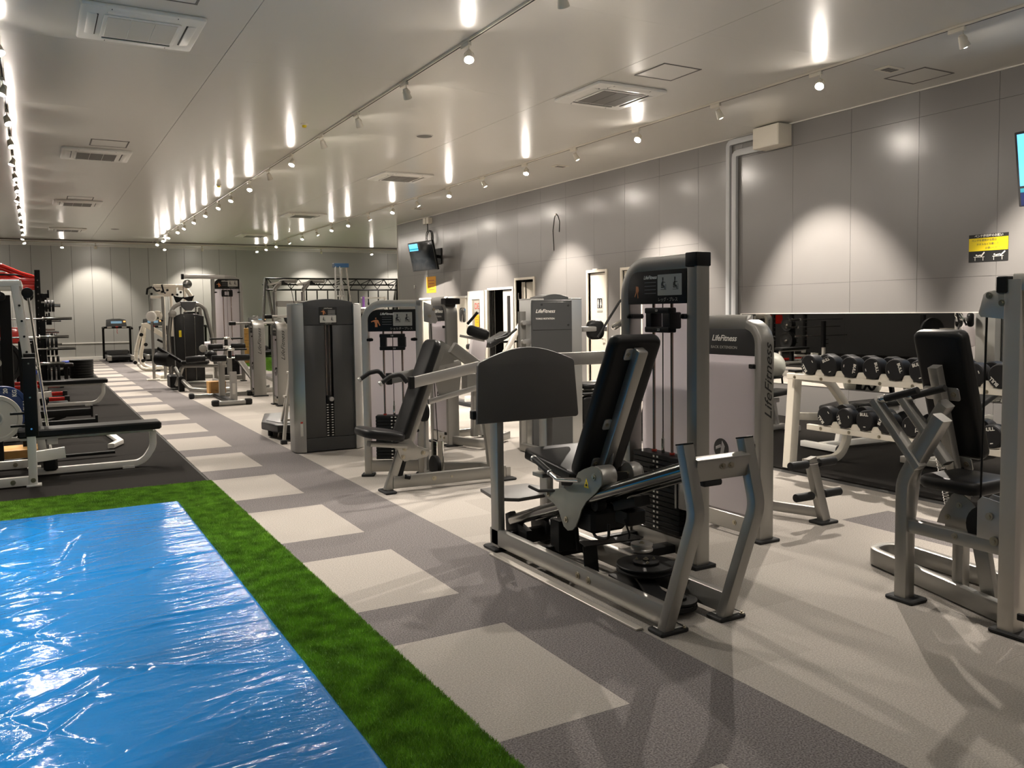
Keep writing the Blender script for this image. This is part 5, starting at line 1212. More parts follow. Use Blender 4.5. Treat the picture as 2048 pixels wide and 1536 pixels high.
# ================================================================ 7. LEFT SIDE: BENCH PRESS STATIONS
def bench_station(yc, x1, label, label2, panel):
    s = thing('bench_press_station', label, 'bench press', (.4, yc, 0))
    zp = .46
    part('bench_pad', MB().box(-.18 if panel else .02, x1, yc-.145, yc+.145, zp-.075, zp, .018), 'vinyl', s)
    part('pad_rail', MB().bar([(-.16 if panel else .05, yc, .365), (x1-.07, yc, .365)], .07, .03, (0, 0, 1), .004), 'grey_white', s)
    part('bent_leg', MB().bar([(x1-.07, yc, .36), (x1-.07, yc, .20), (x1-.17, yc, .045), (-.10, yc, .045)], .06, .06, (0, 1, 0), .008, fil=.16, n=8), 'grey_white', s)
    part('leg_shoe', MB().box(x1-.36, x1-.25, yc-.05, yc+.05, .003, .03, .004), 'grey_white', s)
    for dy in (-.52, .52):
        y = yc+dy
        part('upright', MB().bar([(-.065, y, .01), (-.065, y, 1.12)], .07, .07, (0, 1, 0), .006), 'grey_white', s)
        part('upright_shoe', MB().box(-.12, .0, y-.06, y+.06, .004, .02, .003), 'grey_white', s)
        part('hook_panel', MB().prism([(-.05, .45), (.055, .45), (.055, 1.15), (-.05, 1.15)], -.045, .045, (-.06, y, 0), (1, 0, 0), (0, 0, 1), b=.012), 'black_metal', s)
        mb = MB()
        for z in (.52, .80, 1.10): mb.cyl((-.06, y-.045, z), (-.06, y-.05, z), .008, 8)
        part('panel_screws', mb, 'chrome', s)
        for z in (.55, .66): part('bar_catch', MB().bar([(-.22, y, z), (-.1, y, z)], .05, .02, (0, 0, 1), .003), 'black_metal', s)
        part('base_rail', MB().bar([(-1.1, y, .055), (-.10, y, .055)], .06, .08, (0, 0, 1), .006), 'grey_white', s)
        bolt(s, (-.22, y-.032, .055), (0, -1, 0), .014); bolt(s, (-.065, y-.036, .06), (0, -1, 0), .014)
    part('cross_rail', MB().bar([(-.5, yc-.5, .06), (-.5, yc+.5, .06)], .07, .07, (0, 0, 1), .006).bar([(-.065, yc-.5, .20), (-.065, yc+.5, .20)], .05, .06, (0, 0, 1), .006), 'grey_white', s)
    part('seat_clamp', MB().box(.02, .14, yc-.06, yc+.06, .05, .17, .02), 'black', s)
    part('spotter_plate', MB().bar([(-.03, yc-.35, .24), (.20, yc-.35, .26)], .05, .10, (0, 0, 1), .004).box(.06, .15, yc-.04, yc+.04, .30, .36, .003), 'grey_white', s)
    return s
b1 = bench_station(9.19, 1.06, 'white framed bench press station nearest the green turf', '', True)
b2 = bench_station(16.1, 1.05, 'white framed bench press station second from the green turf', '', False)
# slanted white smith machine
sm = thing('smith_machine', 'white slanted-column smith machine with black safety rails behind the first bench', 'smith machine', (-.6, 11, 0))
for y in (10.2, 11.8):
    part('slant_column', MB().bar([(.03, y, .02), (-.16, y, 1.84)], .075, .075, (0, 1, 0), .006), 'grey_white', sm)
    part('slant_column', MB().bar([(-1.0, y, .02), (-1.0, y, 1.84)], .07, .07, (0, 1, 0), .006), 'grey_white', sm)
    part('top_beam', MB().bar([(-1.3, y, 1.86), (-.12, y, 1.86)], .07, .07, (0, 0, 1), .006), 'grey_white', sm)
    part('guide_rod', MB().cyl((.10, y+.0, .10), (-.05, y, 1.80), .014, 10), 'chrome', sm)
    for k in range(9): part('catch_peg', MB().cyl((.03-.17*(.2+k*.09), y-.04, .35+.16*k), (.03-.17*(.2+k*.09), y-.08, .35+.16*k), .012, 8), 'black', sm)
    for x in (-.05, -.34): part('pulley', MB().cyl((x, y-.03, 1.76), (x, y+.03, 1.76), .055, 18, .004), 'black', sm)
part('cross_tie', MB().bar([(-1.0, 10.2, 1.86), (-1.0, 11.8, 1.86)], .07, .07, (0, 0, 1), .006).bar([(-.13, 10.2, 1.86), (-.13, 11.8, 1.86)], .06, .06, (0, 0, 1), .006).bar([(-1.0, 10.2, .05), (-1.0, 11.8, .05)], .07, .07, (0, 0, 1), .006), 'grey_white', sm)
part('sliding_bar', MB().cyl((-.03, 9.75, .98), (-.03, 12.25, .98), .014, 12), 'chrome', sm)
part('bar_sleeve', MB().cyl((-.03, 9.62, .98), (-.03, 9.95, .98), .045, 20, .008), 'chrome', sm)
part('blue_end_cap', MB().cyl((-.03, 9.605, .965), (-.03, 9.622, .965), .036, 18, .004), 'blue', sm)
part('counter_column', MB().box(-.36, -.24, 11.9, 12.02, 0, 1.78, .006), 'black_metal', sm)
# safety rails of the next rack
for y, z in ((10.55, .33), (11.45, .36)):
    part('safety_rail', MB().bar([(-.10, y, z), (.56, y, z)], .06, .085, (0, 0, 1), .006).box(.55, .575, y-.04, y+.04, z-.06, z+.08, .004), 'black_metal', sm)
    part('rail_brace', MB().bar([(.0, y, z-.12), (.28, y, z-.03)], .04, .04, (0, 0, 1), .004), 'black_metal', sm)
    part('upright', MB().bar([(-.12, y, .005), (-.12, y, 1.25)], .08, .08, (0, 1, 0), .006), 'black_metal', sm)
part('floor_frame', MB().bar([(-.8, 11.9, .04), (.75, 11.9, .04), (.82, 10.9, .04), (.70, 10.6, .04)], .07, .05, (0, 0, 1), .006), 'grey_white', sm)
part('long_rail', MB().bar([(-.9, 10.0, .05), (.70, 10.05, .05)], .05, .03, (0, 0, 1), .004), 'black_metal', sm)
# plates
def plate(name, label, c, ax, r, th, m, hub='chrome', holes=True):
    s = thing(name, label, 'weight plate', c)
    a = Vector(ax).normalized(); c = Vector(c)
    part('disc', MB().lathe([(.028, -th/2), (.06, -th/2), (.07, -th*.38), (r*.80, -th*.38), (r*.84, -th/2), (r*.985, -th/2), (r, -th*.35), (r, th*.35), (r*.985, th/2), (r*.84, th/2), (r*.80, th*.38), (.07, th*.38), (.06, th/2), (.028, th/2)], c, a, 40), m, s)
    part('hub_ring', MB().lathe([(.026, -th*.52), (.05, -th*.52), (.05, th*.52), (.026, th*.52)], c, a, 20), hub, s)
    return s
ps = thing('plate_bar', 'low black plate stand at the left frame edge', 'stand', (-.42, 9.75, 0))
part('peg', MB().cyl((-.36, 9.40, .545), (-.36, 10.0, .545), .024, 14), 'brass', ps); part('post', MB().box(-.40, -.32, 9.92, 10.0, 0, .60, .006), 'black_metal', ps)
part('base', MB().box(-.62, -.12, 9.80, 10.1, .006, .05, .006), 'black_metal', ps)
p1 = plate('weight_plate', 'large pale grey bumper plate at the left frame edge', (-.36, 9.46, .545), (.12, -1, 0), .225, .06, 'plate_white', 'brass')
p2 = plate('weight_plate', 'navy blue twenty kilogram bumper plate behind the pale one', (-.30, 9.62, .62), (.05, -1, 0), .225, .06, 'plate_blue', 'black')
U, Vv = Vector((1, 0, 0)), Vector((0, 0, 1)); c2 = Vector((-.30, 9.588, .62))
for tx, dx, dz, sz in (('20', .03, .178, .05), ('KG', .105, .152, .05)):
    a_ = math.atan2(dz, dx); text('lettering', tx, c2+Vector((dx, 0, dz)), (0, 0, 1), (-1, 0, 0), sz, 'print_white', p2, off=.002)
text('lettering', 'BULL', c2+Vector((.19, 0, .03)), (0, 0, 1), (-1, 0, 0), .045, 'print_white', p2, off=.002)
pt = thing('plate_tree', 'black plate holder loaded with a big black plate at the left edge', 'plate holder', (-.45, 13.0, 0))
part('column', MB().box(-.55, -.45, 12.95, 13.05, 0, 1.3, .006), 'black_metal', pt); part('base', MB().box(-.8, -.2, 12.7, 13.3, .006, .06, .006), 'black_metal', pt)
part('peg', MB().cyl((-.5, 12.6, .95), (-.5, 12.95, .95), .025, 12), 'chrome', pt)
plate('weight_plate', 'large black rubber plate hanging on the holder at the left edge', (-.44, 12.72, .93), (.35, -1, 0), .30, .07, 'iron')
solo('plywood_block', MB().box(-.5, -.02, 10.3, 10.7, .006, .12, .01), 'wood', 'light plywood board lying behind the pale bumper plate', 'board', (-.2, 10.5, 0))

# ================================================================ 8. RED AND BLACK POWER RACKS
def power_rack(y, label, x=.08, white=False):
    s = thing('power_rack', label, 'power rack', (x-.6, y, 0), 0, 'power racks on the left')
    for xx in (x, x-1.25):
        for yy in (y, y+1.25):
            part('upright', MB().bar([(xx, yy, .006), (xx, yy, 2.34)], .085, .085, (0, 1, 0), .006), 'black_metal', s)
            mb = MB()
            for k in range(14): mb.cyl((xx, yy-.0425, .6+.12*k), (xx, yy-.046, .6+.12*k), .013, 8)
            part('upright_holes', mb, 'grill', s)
    for yy in (y, y+1.25):
        part('arched_top_beam', MB().tube([(x, yy, 2.20), (x-.25, yy, 2.28), (x-.55, yy, 2.42), (x-.75, yy, 2.42), (x-1.0, yy, 2.28), (x-1.25, yy, 2.20)], .035, 12, fil=.15), 'red', s)
        part('lower_top_beam', MB().bar([(x, yy, 2.16), (x-1.25, yy, 2.16)], .06, .07, (0, 0, 1), .008), 'red', s)
        part('base_beam', MB().bar([(x+.35, yy, .05), (x-1.3, yy, .05)], .07, .07, (0, 0, 1), .008), 'red', s)
        part('base_cap', MB().box(x+.34, x+.42, yy-.05, yy+.05, .006, .10, .006), 'rubber', s)
    for xx in (x, x-1.25): part('side_beam', MB().bar([(xx, y, 2.2), (xx, y+1.25, 2.2)], .06, .06, (0, 0, 1), .006), 'black_metal', s)
    part('pull_up_bar', MB().tube([(x-.1, y+.6, 2.24), (x-.35, y+.6, 2.28), (x-.9, y+.6, 2.28), (x-1.15, y+.6, 2.24)], .018, 10, fil=.1), 'black', s)
    for z in (1.25, .95): part('plate_peg', MB().cyl((x+.04, y+.1, z), (x+.30, y+.1, z), .025, 12), 'chrome', s)
    for z in (1.9, 1.7, 1.5): part('j_hook', MB().box(x+.04, x+.16, y-.05, y+.06, z-.05, z+.03, .008).box(x+.14, x+.17, y-.05, y+.06, z-.05, z+.09, .006), 'black', s)
    part('red_seat_panel', MB().obox((x-.55, y+.4, 1.18), (1, 0, 0), (0, .2, 1), .45, .26, .06, .03, .02), 'red', s)
    return s
power_rack(17.2, 'red and black power rack nearer the camera at the left')
power_rack(20.6, 'red and black power rack farther from the camera at the left')
for k, (y, z, x0, x1, lb) in enumerate(((16.3, 1.485, -1.5, .56, 'longest chrome barbell, racked level with the red machine seat'), (16.25, 1.18, -1.6, .50, 'chrome barbell second from the top beside the storage post'), (16.25, .98, -1.5, .60, 'chrome barbell third from the top beside the storage post'), (16.1, .74, -1.6, .42, 'lowest chrome barbell beside the storage post'))):
    s = thing('barbell', lb, 'barbell', ((x0+x1)/2, y, z))
    part('shaft', MB().cyl((x0, y, z), (x1-.2, y, z), .014, 12), 'chrome', s)
    part('sleeve', MB().cyl((x1-.42, y, z), (x1, y, z), .025, 14, .003), 'gunmetal', s)
    part('collar', MB().cyl((x1-.44, y, z), (x1-.42, y, z), .038, 14, .003), 'chrome', s)
st = thing('storage_post', 'black upright loaded with black plates and clips beside the near power rack', 'plate holder', (.2, 16.4, 0))
part('post', MB().bar([(.12, 16.5, .006), (.12, 16.5, 1.75)], .09, .09, (0, 1, 0), .006), 'black_metal', st)
part('base', MB().box(.0, .45, 16.38, 16.72, .006, .06, .008), 'black_metal', st)
for z in (1.95, 1.72, 1.45, 1.05, .62): part('peg', MB().cyl((.14, 16.5, z if z < 1.75 else z-.25), (.40, 16.5, z if z < 1.75 else z-.25), .02, 12), 'chrome', st)
for k, (z, r, xs) in enumerate(((1.70, .10, (.19, .24, .29)), (1.45, .07, (.20, .24)), (1.05, .19, (.19, .25, .31)), (.62, .225, (.19, .26, .33)))):
    for j, xx in enumerate(xs):
        plate('weight_plate', 'black weight plate on the '+['top', 'second', 'third', 'lowest'][k]+' peg of the storage post, '+['inner', 'middle', 'outer'][j], (xx, 16.5, z), (1, 0, 0), r, .04, 'iron')
# stacked black steps with blue disc
for k in range(7):
    solo('rubber_plate', MB().prism(circ(.27, 36), 0, .062, (.98, 23.75, .007+.064*k), b=.012), 'iron', ORD[k].replace('nearest', 'lowest').replace('seventh', 'topmost')+' black bumper plate in the floor stack beside the carpet', 'weight plate', (.98, 23.75, .007+.064*k), 'bumper plates stacked on the floor')
s = thing('balance_trainer', 'flat black step with a blue disc behind the bumper plate stack', 'step', (.7, 25.2, 0))
part('step', MB().box(.45, 1.0, 24.8, 25.6, .18, .30, .03), 'console', s); part('riser', MB().box(.5, .95, 24.9, 25.5, .006, .18, .02), 'black', s)
solo('blue_disc', MB().prism(circ(.15, 28), .301, .37, (.72, 25.1, 0), b=.03, seg=3), 'blue', 'small blue cushion disc lying on the black step', 'disc', (.72, 25.1, .3))
s = thing('flat_bench', 'black padded flat bench end beside the bumper plate stack', 'bench', (.4, 22.4, 0))
part('pad', MB().box(-.5, .76, 22.25, 22.55, .36, .44, .02), 'vinyl', s)
part('post', MB().box(.56, .64, 22.36, 22.44, .05, .36, .006).box(-.4, -.32, 22.36, 22.44, .05, .36, .006), 'black_metal', s); part('foot', MB().box(.49, .71, 22.1, 22.7, .006, .06, .01).box(-.45, -.25, 22.1, 22.7, .006, .06, .01), 'black_metal', s)

# ================================================================ 9. MIDDLE DISTANCE
vb = thing('vibration_platform', 'low black vibration platform on the carpet behind the cabinet tower', 'platform', (2.9, 10.8, 0))
part('deck', MB().prism(fillet([(2.36, 10.5, 0), (2.44, 10.15, 0)], 0) and [(2.37, 10.55), (2.46, 10.12), (2.66, 9.95), (3.3, 9.95), (3.35, 11.4), (2.60, 11.4)], .10, .20, b=.02, seg=3), 'dark_shroud', vb)
part('top_mat', MB().prism([(2.44, 10.60), (2.52, 10.25), (2.70, 10.08), (3.22, 10.08), (3.26, 11.3), (2.66, 11.3)], .20, .208, b=.003), 'console', vb)
part('underside', MB().prism([(2.5, 10.6), (2.62, 10.25), (3.2, 10.15), (3.2, 11.2), (2.7, 11.2)], .05, .10, b=.006), 'black', vb)
for x, y in ((2.5, 10.65), (2.62, 10.2), (3.2, 10.15), (3.2, 11.2)): part('foot', MB().cyl((x, y, .001), (x, y, .10), .03, 14, .004), 'rubber', vb)
sl = thing('step_ladder', 'small silver step ladder leaning between the platform and the cabinet tower', 'ladder', (2.75, 10.0, 0))
for y in (9.80, ):
    part('rail', MB().bar([(2.46, 9.86, .0), (2.60, 10.02, .82)], .03, .055, (0, 1, 0), .004), 'champagne', sl)
    part('rail', MB().bar([(2.86, 9.80, .0), (2.80, 10.00, .82)], .03, .055, (0, 1, 0), .004), 'champagne', sl)
for z in (.27, .54): part('tread', MB().box(2.52, 2.84, 9.86+z*.2, 9.96+z*.2, z-.012, z+.012, .003), 'champagne', sl)
part('rear_rail', MB().bar([(2.55, 10.45, .0), (2.62, 10.06, .80)], .025, .04, (0, 1, 0), .004).bar([(2.88, 10.45, .0), (2.80, 10.06, .80)], .025, .04, (0, 1, 0), .004), 'champagne', sl)
part('top_step', MB().box(2.58, 2.84, 9.96, 10.12, .80, .83, .006), 'champagne', sl)
part('foot_cap', MB().box(2.43, 2.50, 9.83, 9.89, 0, .05, .006), 'rubber', sl)
# roller bench with cardboard box
rb = thing('roller_bench_machine', 'silver stand with two tiers of black foam rollers in front of the dark row machine', 'exercise machine', (2.8, 15.5, 0))
part('rear_stabiliser', MB().bar([(2.45, 16.25, .045), (3.42, 16.25, .045)], .07, .07, (0, 0, 1), .02), 'gunmetal', rb)
part('front_stabiliser', MB().bar([(2.60, 14.67, .045), (3.05, 14.67, .045)], .09, .08, (0, 0, 1), .02), 'silver_light', rb)
mb = MB()
for x0, x1, y in ((2.38, 2.47, 16.25), (3.40, 3.49, 16.25), (2.50, 2.62, 14.67), (3.03, 3.15, 14.67)): mb.box(x0, x1, y-.055, y+.055, .003, .10, .02)
part('stabiliser_cap', mb, 'rubber', rb)
part('spine', MB().bar([(2.86, 16.25, .05), (2.84, 14.67, .05)], .10, .06, (0, 0, 1), .006), 'black_metal', rb)
part('front_post', MB().bar([(2.89, 14.85, .05), (2.89, 14.85, .55)], .075, .11, (1, 0, 0), .006), 'silver_light', rb)
part('post_label', MB().box(2.865, 2.915, 14.800, 14.806, .17, .36, .001), 'paper', rb)
part('rear_post', MB().bar([(2.86, 15.7, .05), (2.86, 15.7, .68)], .08, .10, (1, 0, 0), .006), 'silver', rb)
part('slide_tube', MB().bar([(2.86, 15.5, .66), (2.88, 15.2, .95)], .07, .08, (0, 1, 0), .006).bar([(2.87, 15.0, .5), (2.87, 15.0, .80)], .07, .07, (0, 1, 0), .006), 'silver', rb)
for z, y, x in ((.96, 15.3, 2.88), (.78, 14.95, 2.87)):
    part('roller_axle', MB().cyl((x-.30, y, z), (x+.30, y, z), .015, 12), 'chrome', rb)
    for a, b in ((-.30, -.06), (.08, .32)): part('foam_roller', MB().cyl((x+a, y, z), (x+b, y, z), .055, 20, .012), 'vinyl', rb)
    part('handle_bar', MB().cyl((x-.27, y, z+.14), (x+.28, y, z+.14), .016, 12).cyl((x, y, z), (x, y, z+.14), .03, 12), 'foam', rb)
    part('centre_cap', MB().obox((x+.01, y-.02, z+.145), (1, 0, 0), (0, 1, 0), .14, .07, .05, .03, .02), 'chrome', rb)
for x in (2.45, 2.52): part('side_roller', MB().cyl((x-.26, 15.15, .76), (x-.02, 15.12, .78), .055, 20, .012), 'vinyl', rb)
s = thing('cardboard_box', 'small brown cardboard box on the roller bench base', 'box', (2.92, 16.54, .0))
part('carton', MB().box(2.79, 3.06, 16.40, 16.68, .003, .28, .004), 'cardboard', s)
part('flap', MB().box(2.76, 2.793, 16.41, 16.67, .04, .279, .003), 'wood', s)
text('lettering', 'No. 7', (2.90, 16.398, .12), (1, 0, 0), (0, 0, 1), .04, 'ink', s)
# row machine with dark shroud
rw = thing('dark_row_machine', 'dark shrouded weight machine with rounded grey tube frame in the middle distance', 'row machine', (2.85, 19.2, 0))
part('shroud', MB().prism([(2.56, .12), (3.13, .12), (3.14, 1.49), (3.0, 1.54), (2.84, 1.555), (2.68, 1.54), (2.55, 1.49)], -.1, .1, (0, 19.1, 0), (1, 0, 0), (0, 0, 1), b=.02, seg=3), 'dark_shroud', rw)
for x in (2.74, 2.95): part('shroud_groove', MB().box(x-.008, x+.008, 18.985, 18.999, .15, 1.50, .002), 'gunmetal', rw)
part('frame_hoop', MB().tube([(2.47, 19.1, .02), (2.44, 19.1, 1.1), (2.52, 19.1, 1.66), (2.68, 19.1, 1.76), (3.05, 19.1, 1.76), (3.18, 19.1, 1.66), (3.30, 19.1, 1.1), (3.38, 19.1, .3)], .042, 14, fil=.16), 'silver', rw)
part('head_console', MB().prism([(-.16, .07), (.16, .07), (.14, -.04), (.06, -.13), (-.06, -.13), (-.14, -.04)], -.05, .05, (2.85, 19.08, 1.74), (1, 0, 0), (0, 0, 1), b=.02), 'console', rw)
part('console_strut', MB().cyl((2.70, 19.1, 1.50), (2.70, 19.1, 1.7), .02, 10).cyl((3.0, 19.1, 1.5), (3.0, 19.1, 1.7), .02, 10), 'silver', rw)
part('yellow_label', MB().box(2.63, 2.68, 18.984, 18.998, 1.06, 1.20, .001), 'yellow', rw)
part('round_hub', MB().cyl((2.52, 19.0, 1.55), (2.52, 19.06, 1.55), .08, 20, .008), 'silver', rw)
part('seat_rail', MB().bar([(3.30, 17.6, .50), (2.55, 18.1, .50), (2.45, 18.3, .10)], .06, .06, (0, 0, 1), .006, fil=.1), 'silver', rw)
part('seat', MB().obox((2.78, 18.0, .57), (1, -.3, 0), (.3, 1, 0), .52, .30, .08, .05, .03, 3), 'vinyl', rw)
part('curved_base', MB().tube([(2.42, 18.2, .46), (2.50, 18.0, .25), (2.62, 17.6, .07), (2.9, 17.3, .05), (3.4, 17.3, .05)], .045, 14, fil=.2), 'silver', rw)
part('long_base', MB().bar([(2.55, 19.0, .07), (3.2, 18.6, .07)], .14, .12, (0, 0, 1), .02), 'silver_light', rw)
part('foot_drum', MB().cyl((2.14, 18.5, .66), (2.36, 18.3, .62), .14, 24, .01), 'black', rw)
part('swing_arm', MB().bar([(2.16, 18.5, .86), (2.58, 18.0, .55)], .06, .06, (0, 0, 1), .008), 'black_metal', rw)
part('small_wheel', MB().cyl((2.86, 17.5, .86), (2.86, 17.55, .86), .075, 20, .01), 'silver', rw)
part('ball_grip', MB().sphere((3.02, 17.5, .72), .10, 16), 'black', rw)
part('pedal_group', MB().box(2.35, 2.6, 18.4, 18.9, .04, .30, .03).box(2.45, 2.55, 17.9, 18.1, .003, .30, .01), 'black_metal', rw)
# pulldown tower
pd = thing('pulldown_machine', 'tall silver pulldown tower with a long overhead arm and pulley', 'pulldown machine', (3.5, 19.8, 0))
P_ = half_tower(pd, (3.47, 19.9, 0), (1, 0, 0), .68, 2.40, 'プルダウン', 14, post_w=.075, Rc=.24, flip=True, cap=False, add_on=True, panel_h=.22)
part('overhead_arm', MB().bar([(2.88, 19.86, 2.36), (3.75, 19.86, 2.36)], .08, .09, (0, 0, 1), .01), 'silver_light', pd)
part('arm_cap', MB().box(2.84, 2.89, 19.81, 19.91, 2.30, 2.42, .006), 'black', pd)
part('pulley', MB().cyl((2.96, 19.83, 2.20), (2.96, 19.88, 2.20), .095, 24, .006), 'gunmetal', pd)
part('cable', MB().cyl((2.875, 19.86, 2.20), (2.875, 19.86, 1.90), .006, 8), 'black', pd)
part('pull_handle', MB().prism([(-.20, .05), (-.02, .0), (.0, .02), (.02, .0), (.24, .05), (.18, -.08), (.12, -.09), (.0, -.01), (-.10, -.12), (-.15, -.10)], -.03, .03, (2.86, 19.86, 1.90), (1, 0, 0), (0, 0, 1), b=.012), 'black', pd)
part('thigh_pad', MB().cyl((3.05, 19.2, .86), (3.38, 19.2, .88), .075, 20, .02).cyl((3.55, 19.2, .88), (3.85, 19.2, .88), .075, 20, .02), 'shroud', pd)
part('seat', MB().obox((3.45, 19.0, .56), (1, 0, 0), (0, 1, 0), .42, .34, .08, .06, .03, 3), 'vinyl', pd)
part('seat_post', MB().bar([(3.45, 19.0, .03), (3.45, 19.0, .54)], .08, .08, (0, 1, 0), .006), 'silver', pd)
part('base_tube', MB().bar([(3.45, 19.85, .06), (3.45, 18.7, .06)], .08, .09, (0, 0, 1), .008).bar([(4.0, 19.8, .5), (4.25, 19.4, .02)], .06, .12, (1, 0, 0), .006), 'silver_light', pd)
ab2 = thing('arm_machine', 'black upholstered machine with linkage between the dark row machine and pulldown tower', 'exercise machine', (3.1, 22.0, 0))
part('column', MB().bar([(3.55, 22, .02), (3.55, 22, 1.7)], .08, .1, (0, 1, 0), .008), 'silver', ab2)
part('headrest', MB().obox((3.4, 21.9, 1.78), (1, 0, 0), (0, 0, 1), .28, .12, .1, .03, .02), 'black', ab2)
part('linkage', MB().prism([(0, 0), (.22, .06), (.34, -.1), (.28, -.42), (.36, -.62), (.18, -.66), (.02, -.34), (.1, -.16)], -.05, .05, (3.22, 21.8, 1.42), (1, 0, 0), (0, 0, 1), b=.02), 'black', ab2)
part('upper_bar', MB().box(3.15, 3.5, 21.85, 21.95, 1.45, 1.6, .02), 'black', ab2)
part('seat', MB().box(3.1, 3.5, 21.5, 21.9, .5, .6, .03), 'vinyl', ab2); part('base', MB().box(3.1, 3.7, 21.4, 22.1, .003, .09, .01), 'silver', ab2)
# white multi gym
mg = thing('white_multi_gym', 'cream multi-station pulley gym with upper housing behind the dark row machine', 'cable machine', (2.8, 22.5, 0))
for x, y, m_ in ((2.41, 21.62, 'silver'), (2.64, 21.45, 'silver'), (2.80, 22.6, 'cream'), (2.98, 22.6, 'cream'), (3.3, 22.6, 'cream')):
    part('column', MB().bar([(x, y, .02), (x, y, 1.96 if m_ == 'silver' else 2.22)], .06, .06, (0, 1, 0), .006), m_, mg)
part('upper_housing', MB().box(2.52, 3.30, 22.14, 22.26, 2.20, 2.27, .006).prism([(2.56, 2.2), (3.05, 2.2), (3.05, 2.0), (2.80, 1.97), (2.66, 2.02), (2.58, 2.1)], -.03, .03, (0, 22.2, 0), (1, 0, 0), (0, 0, 1), b=.006).tube([(3.1, 22.2, 2.18), (3.28, 22.2, 2.16), (3.38, 22.2, 2.0), (3.40, 22.2, 1.86)], .05, 12, fil=.1), 'cream', mg)
for x, z in ((2.48, 2.04), (2.72, 2.09), (2.84, 2.13), (2.95, 2.02), (3.06, 2.02), (3.14, 2.08)): part('pulley_bolt', MB().cyl((x, 22.14, z), (x, 22.12, z), .028, 12), 'black', mg)
part('curved_handle', MB().tube([(2.36, 22.0, 2.02), (2.38, 22.0, 2.16), (2.48, 22.0, 2.20)], .025, 10, fil=.04).tube([(2.50, 22.0, 2.20), (2.58, 22.0, 2.10), (2.66, 22.0, 2.12)], .022, 10, fil=.04).tube([(2.70, 22, 2.26), (2.74, 22, 2.08), (2.78, 22, 2.05)], .02, 10, fil=.04), 'black', mg)
part('side_pulley', MB().cyl((2.42, 21.5, 1.50), (2.36, 21.40, 1.50), .12, 24, .02), 'white', mg)
part('side_pulley', MB().cyl((2.54, 21.5, 1.52), (2.48, 21.40, 1.52), .11, 24, .02), 'cream', mg)
for x, z in ((2.56, 1.57), (2.52, 1.46), (2.60, 1.40)): part('pulley_bolt', MB().cyl((x, 21.40, z), (x, 21.37, z), .025, 10), 'black', mg)
part('crossbar', MB().box(2.38, 2.68, 21.5, 21.56, 1.92, 1.98, .004).box(2.78, 3.32, 22.55, 22.65, .02, .14, .008), 'cream', mg)
part('base_plate', MB().box(2.25, 2.62, 21.45, 21.75, .003, .03, .004).box(2.5, 2.85, 21.2, 21.5, .003, .03, .004).box(2.55, 3.3, 21.6, 22.8, .003, .10, .01), 'cream', mg)
part('weight_stack', MB().box(2.86, 3.10, 22.45, 22.6, .14, 1.0, .004), 'iron', mg)
part('cable', MB().cyl((2.36, 21.6, 1.4), (2.36, 21.6, 2.0), .006, 6).cyl((2.42, 21.45, 1.38), (2.42, 21.45, 1.15), .006, 6), 'black', mg)
# white leg press
wp = thing('white_leg_press', 'cream plate-loaded leg press with bowed frame in front of the treadmills', 'leg press', (2.8, 25.5, 0))
part('bowed_leg', MB().tube([(2.62, 25.6, 1.22), (2.52, 25.6, .95), (2.42, 25.6, .55), (2.40, 25.6, .25), (2.55, 25.3, .06), (2.85, 25.1, .05)], .05, 12, fil=.25), 'cream', wp)
part('bowed_leg', MB().tube([(2.68, 25.9, 1.22), (2.66, 25.9, .9), (2.56, 25.9, .4), (2.6, 25.8, .15), (2.8, 25.6, .05)], .05, 12, fil=.25), 'cream', wp)
part('top_beam', MB().bar([(2.60, 25.7, 1.24), (2.72, 25.7, 1.26), (3.45, 25.6, .74)], .12, .13, (0, 0, 1), .01), 'cream', wp)
for p in ((2.55, 25.5, 1.0), (2.68, 25.75, .72), (2.58, 25.6, .28), (2.37, 25.5, .24)): part('pivot', MB().cyl((p[0], p[1]-.03, p[2]), (p[0], p[1]-.09, p[2]), .05, 16, .006), 'black', wp)
part('backrest', MB().obox((3.20, 25.5, .66), (.75, 0, .66), (0, 1, 0), .6, .4, .08, .05, .03, 3), 'vinyl', wp)
part('lever', MB().bar([(2.95, 25.4, .86), (3.2, 25.4, .72)], .06, .06, (0, 0, 1), .01), 'black', wp)
part('base_loop', MB().tube([(2.6, 25.2, .05), (3.4, 25.1, .05), (3.6, 26.2, .05), (2.7, 26.2, .05)], .04, 12, fil=.2, closed=False).tube([(2.75, 25.3, .06), (3.0, 25.3, .30), (3.5, 25.3, .35)], .035, 12, fil=.15), 'cream', wp)
part('foot_pad', MB().box(2.75, 2.95, 24.95, 25.15, .002, .03, .006), 'rubber', wp)
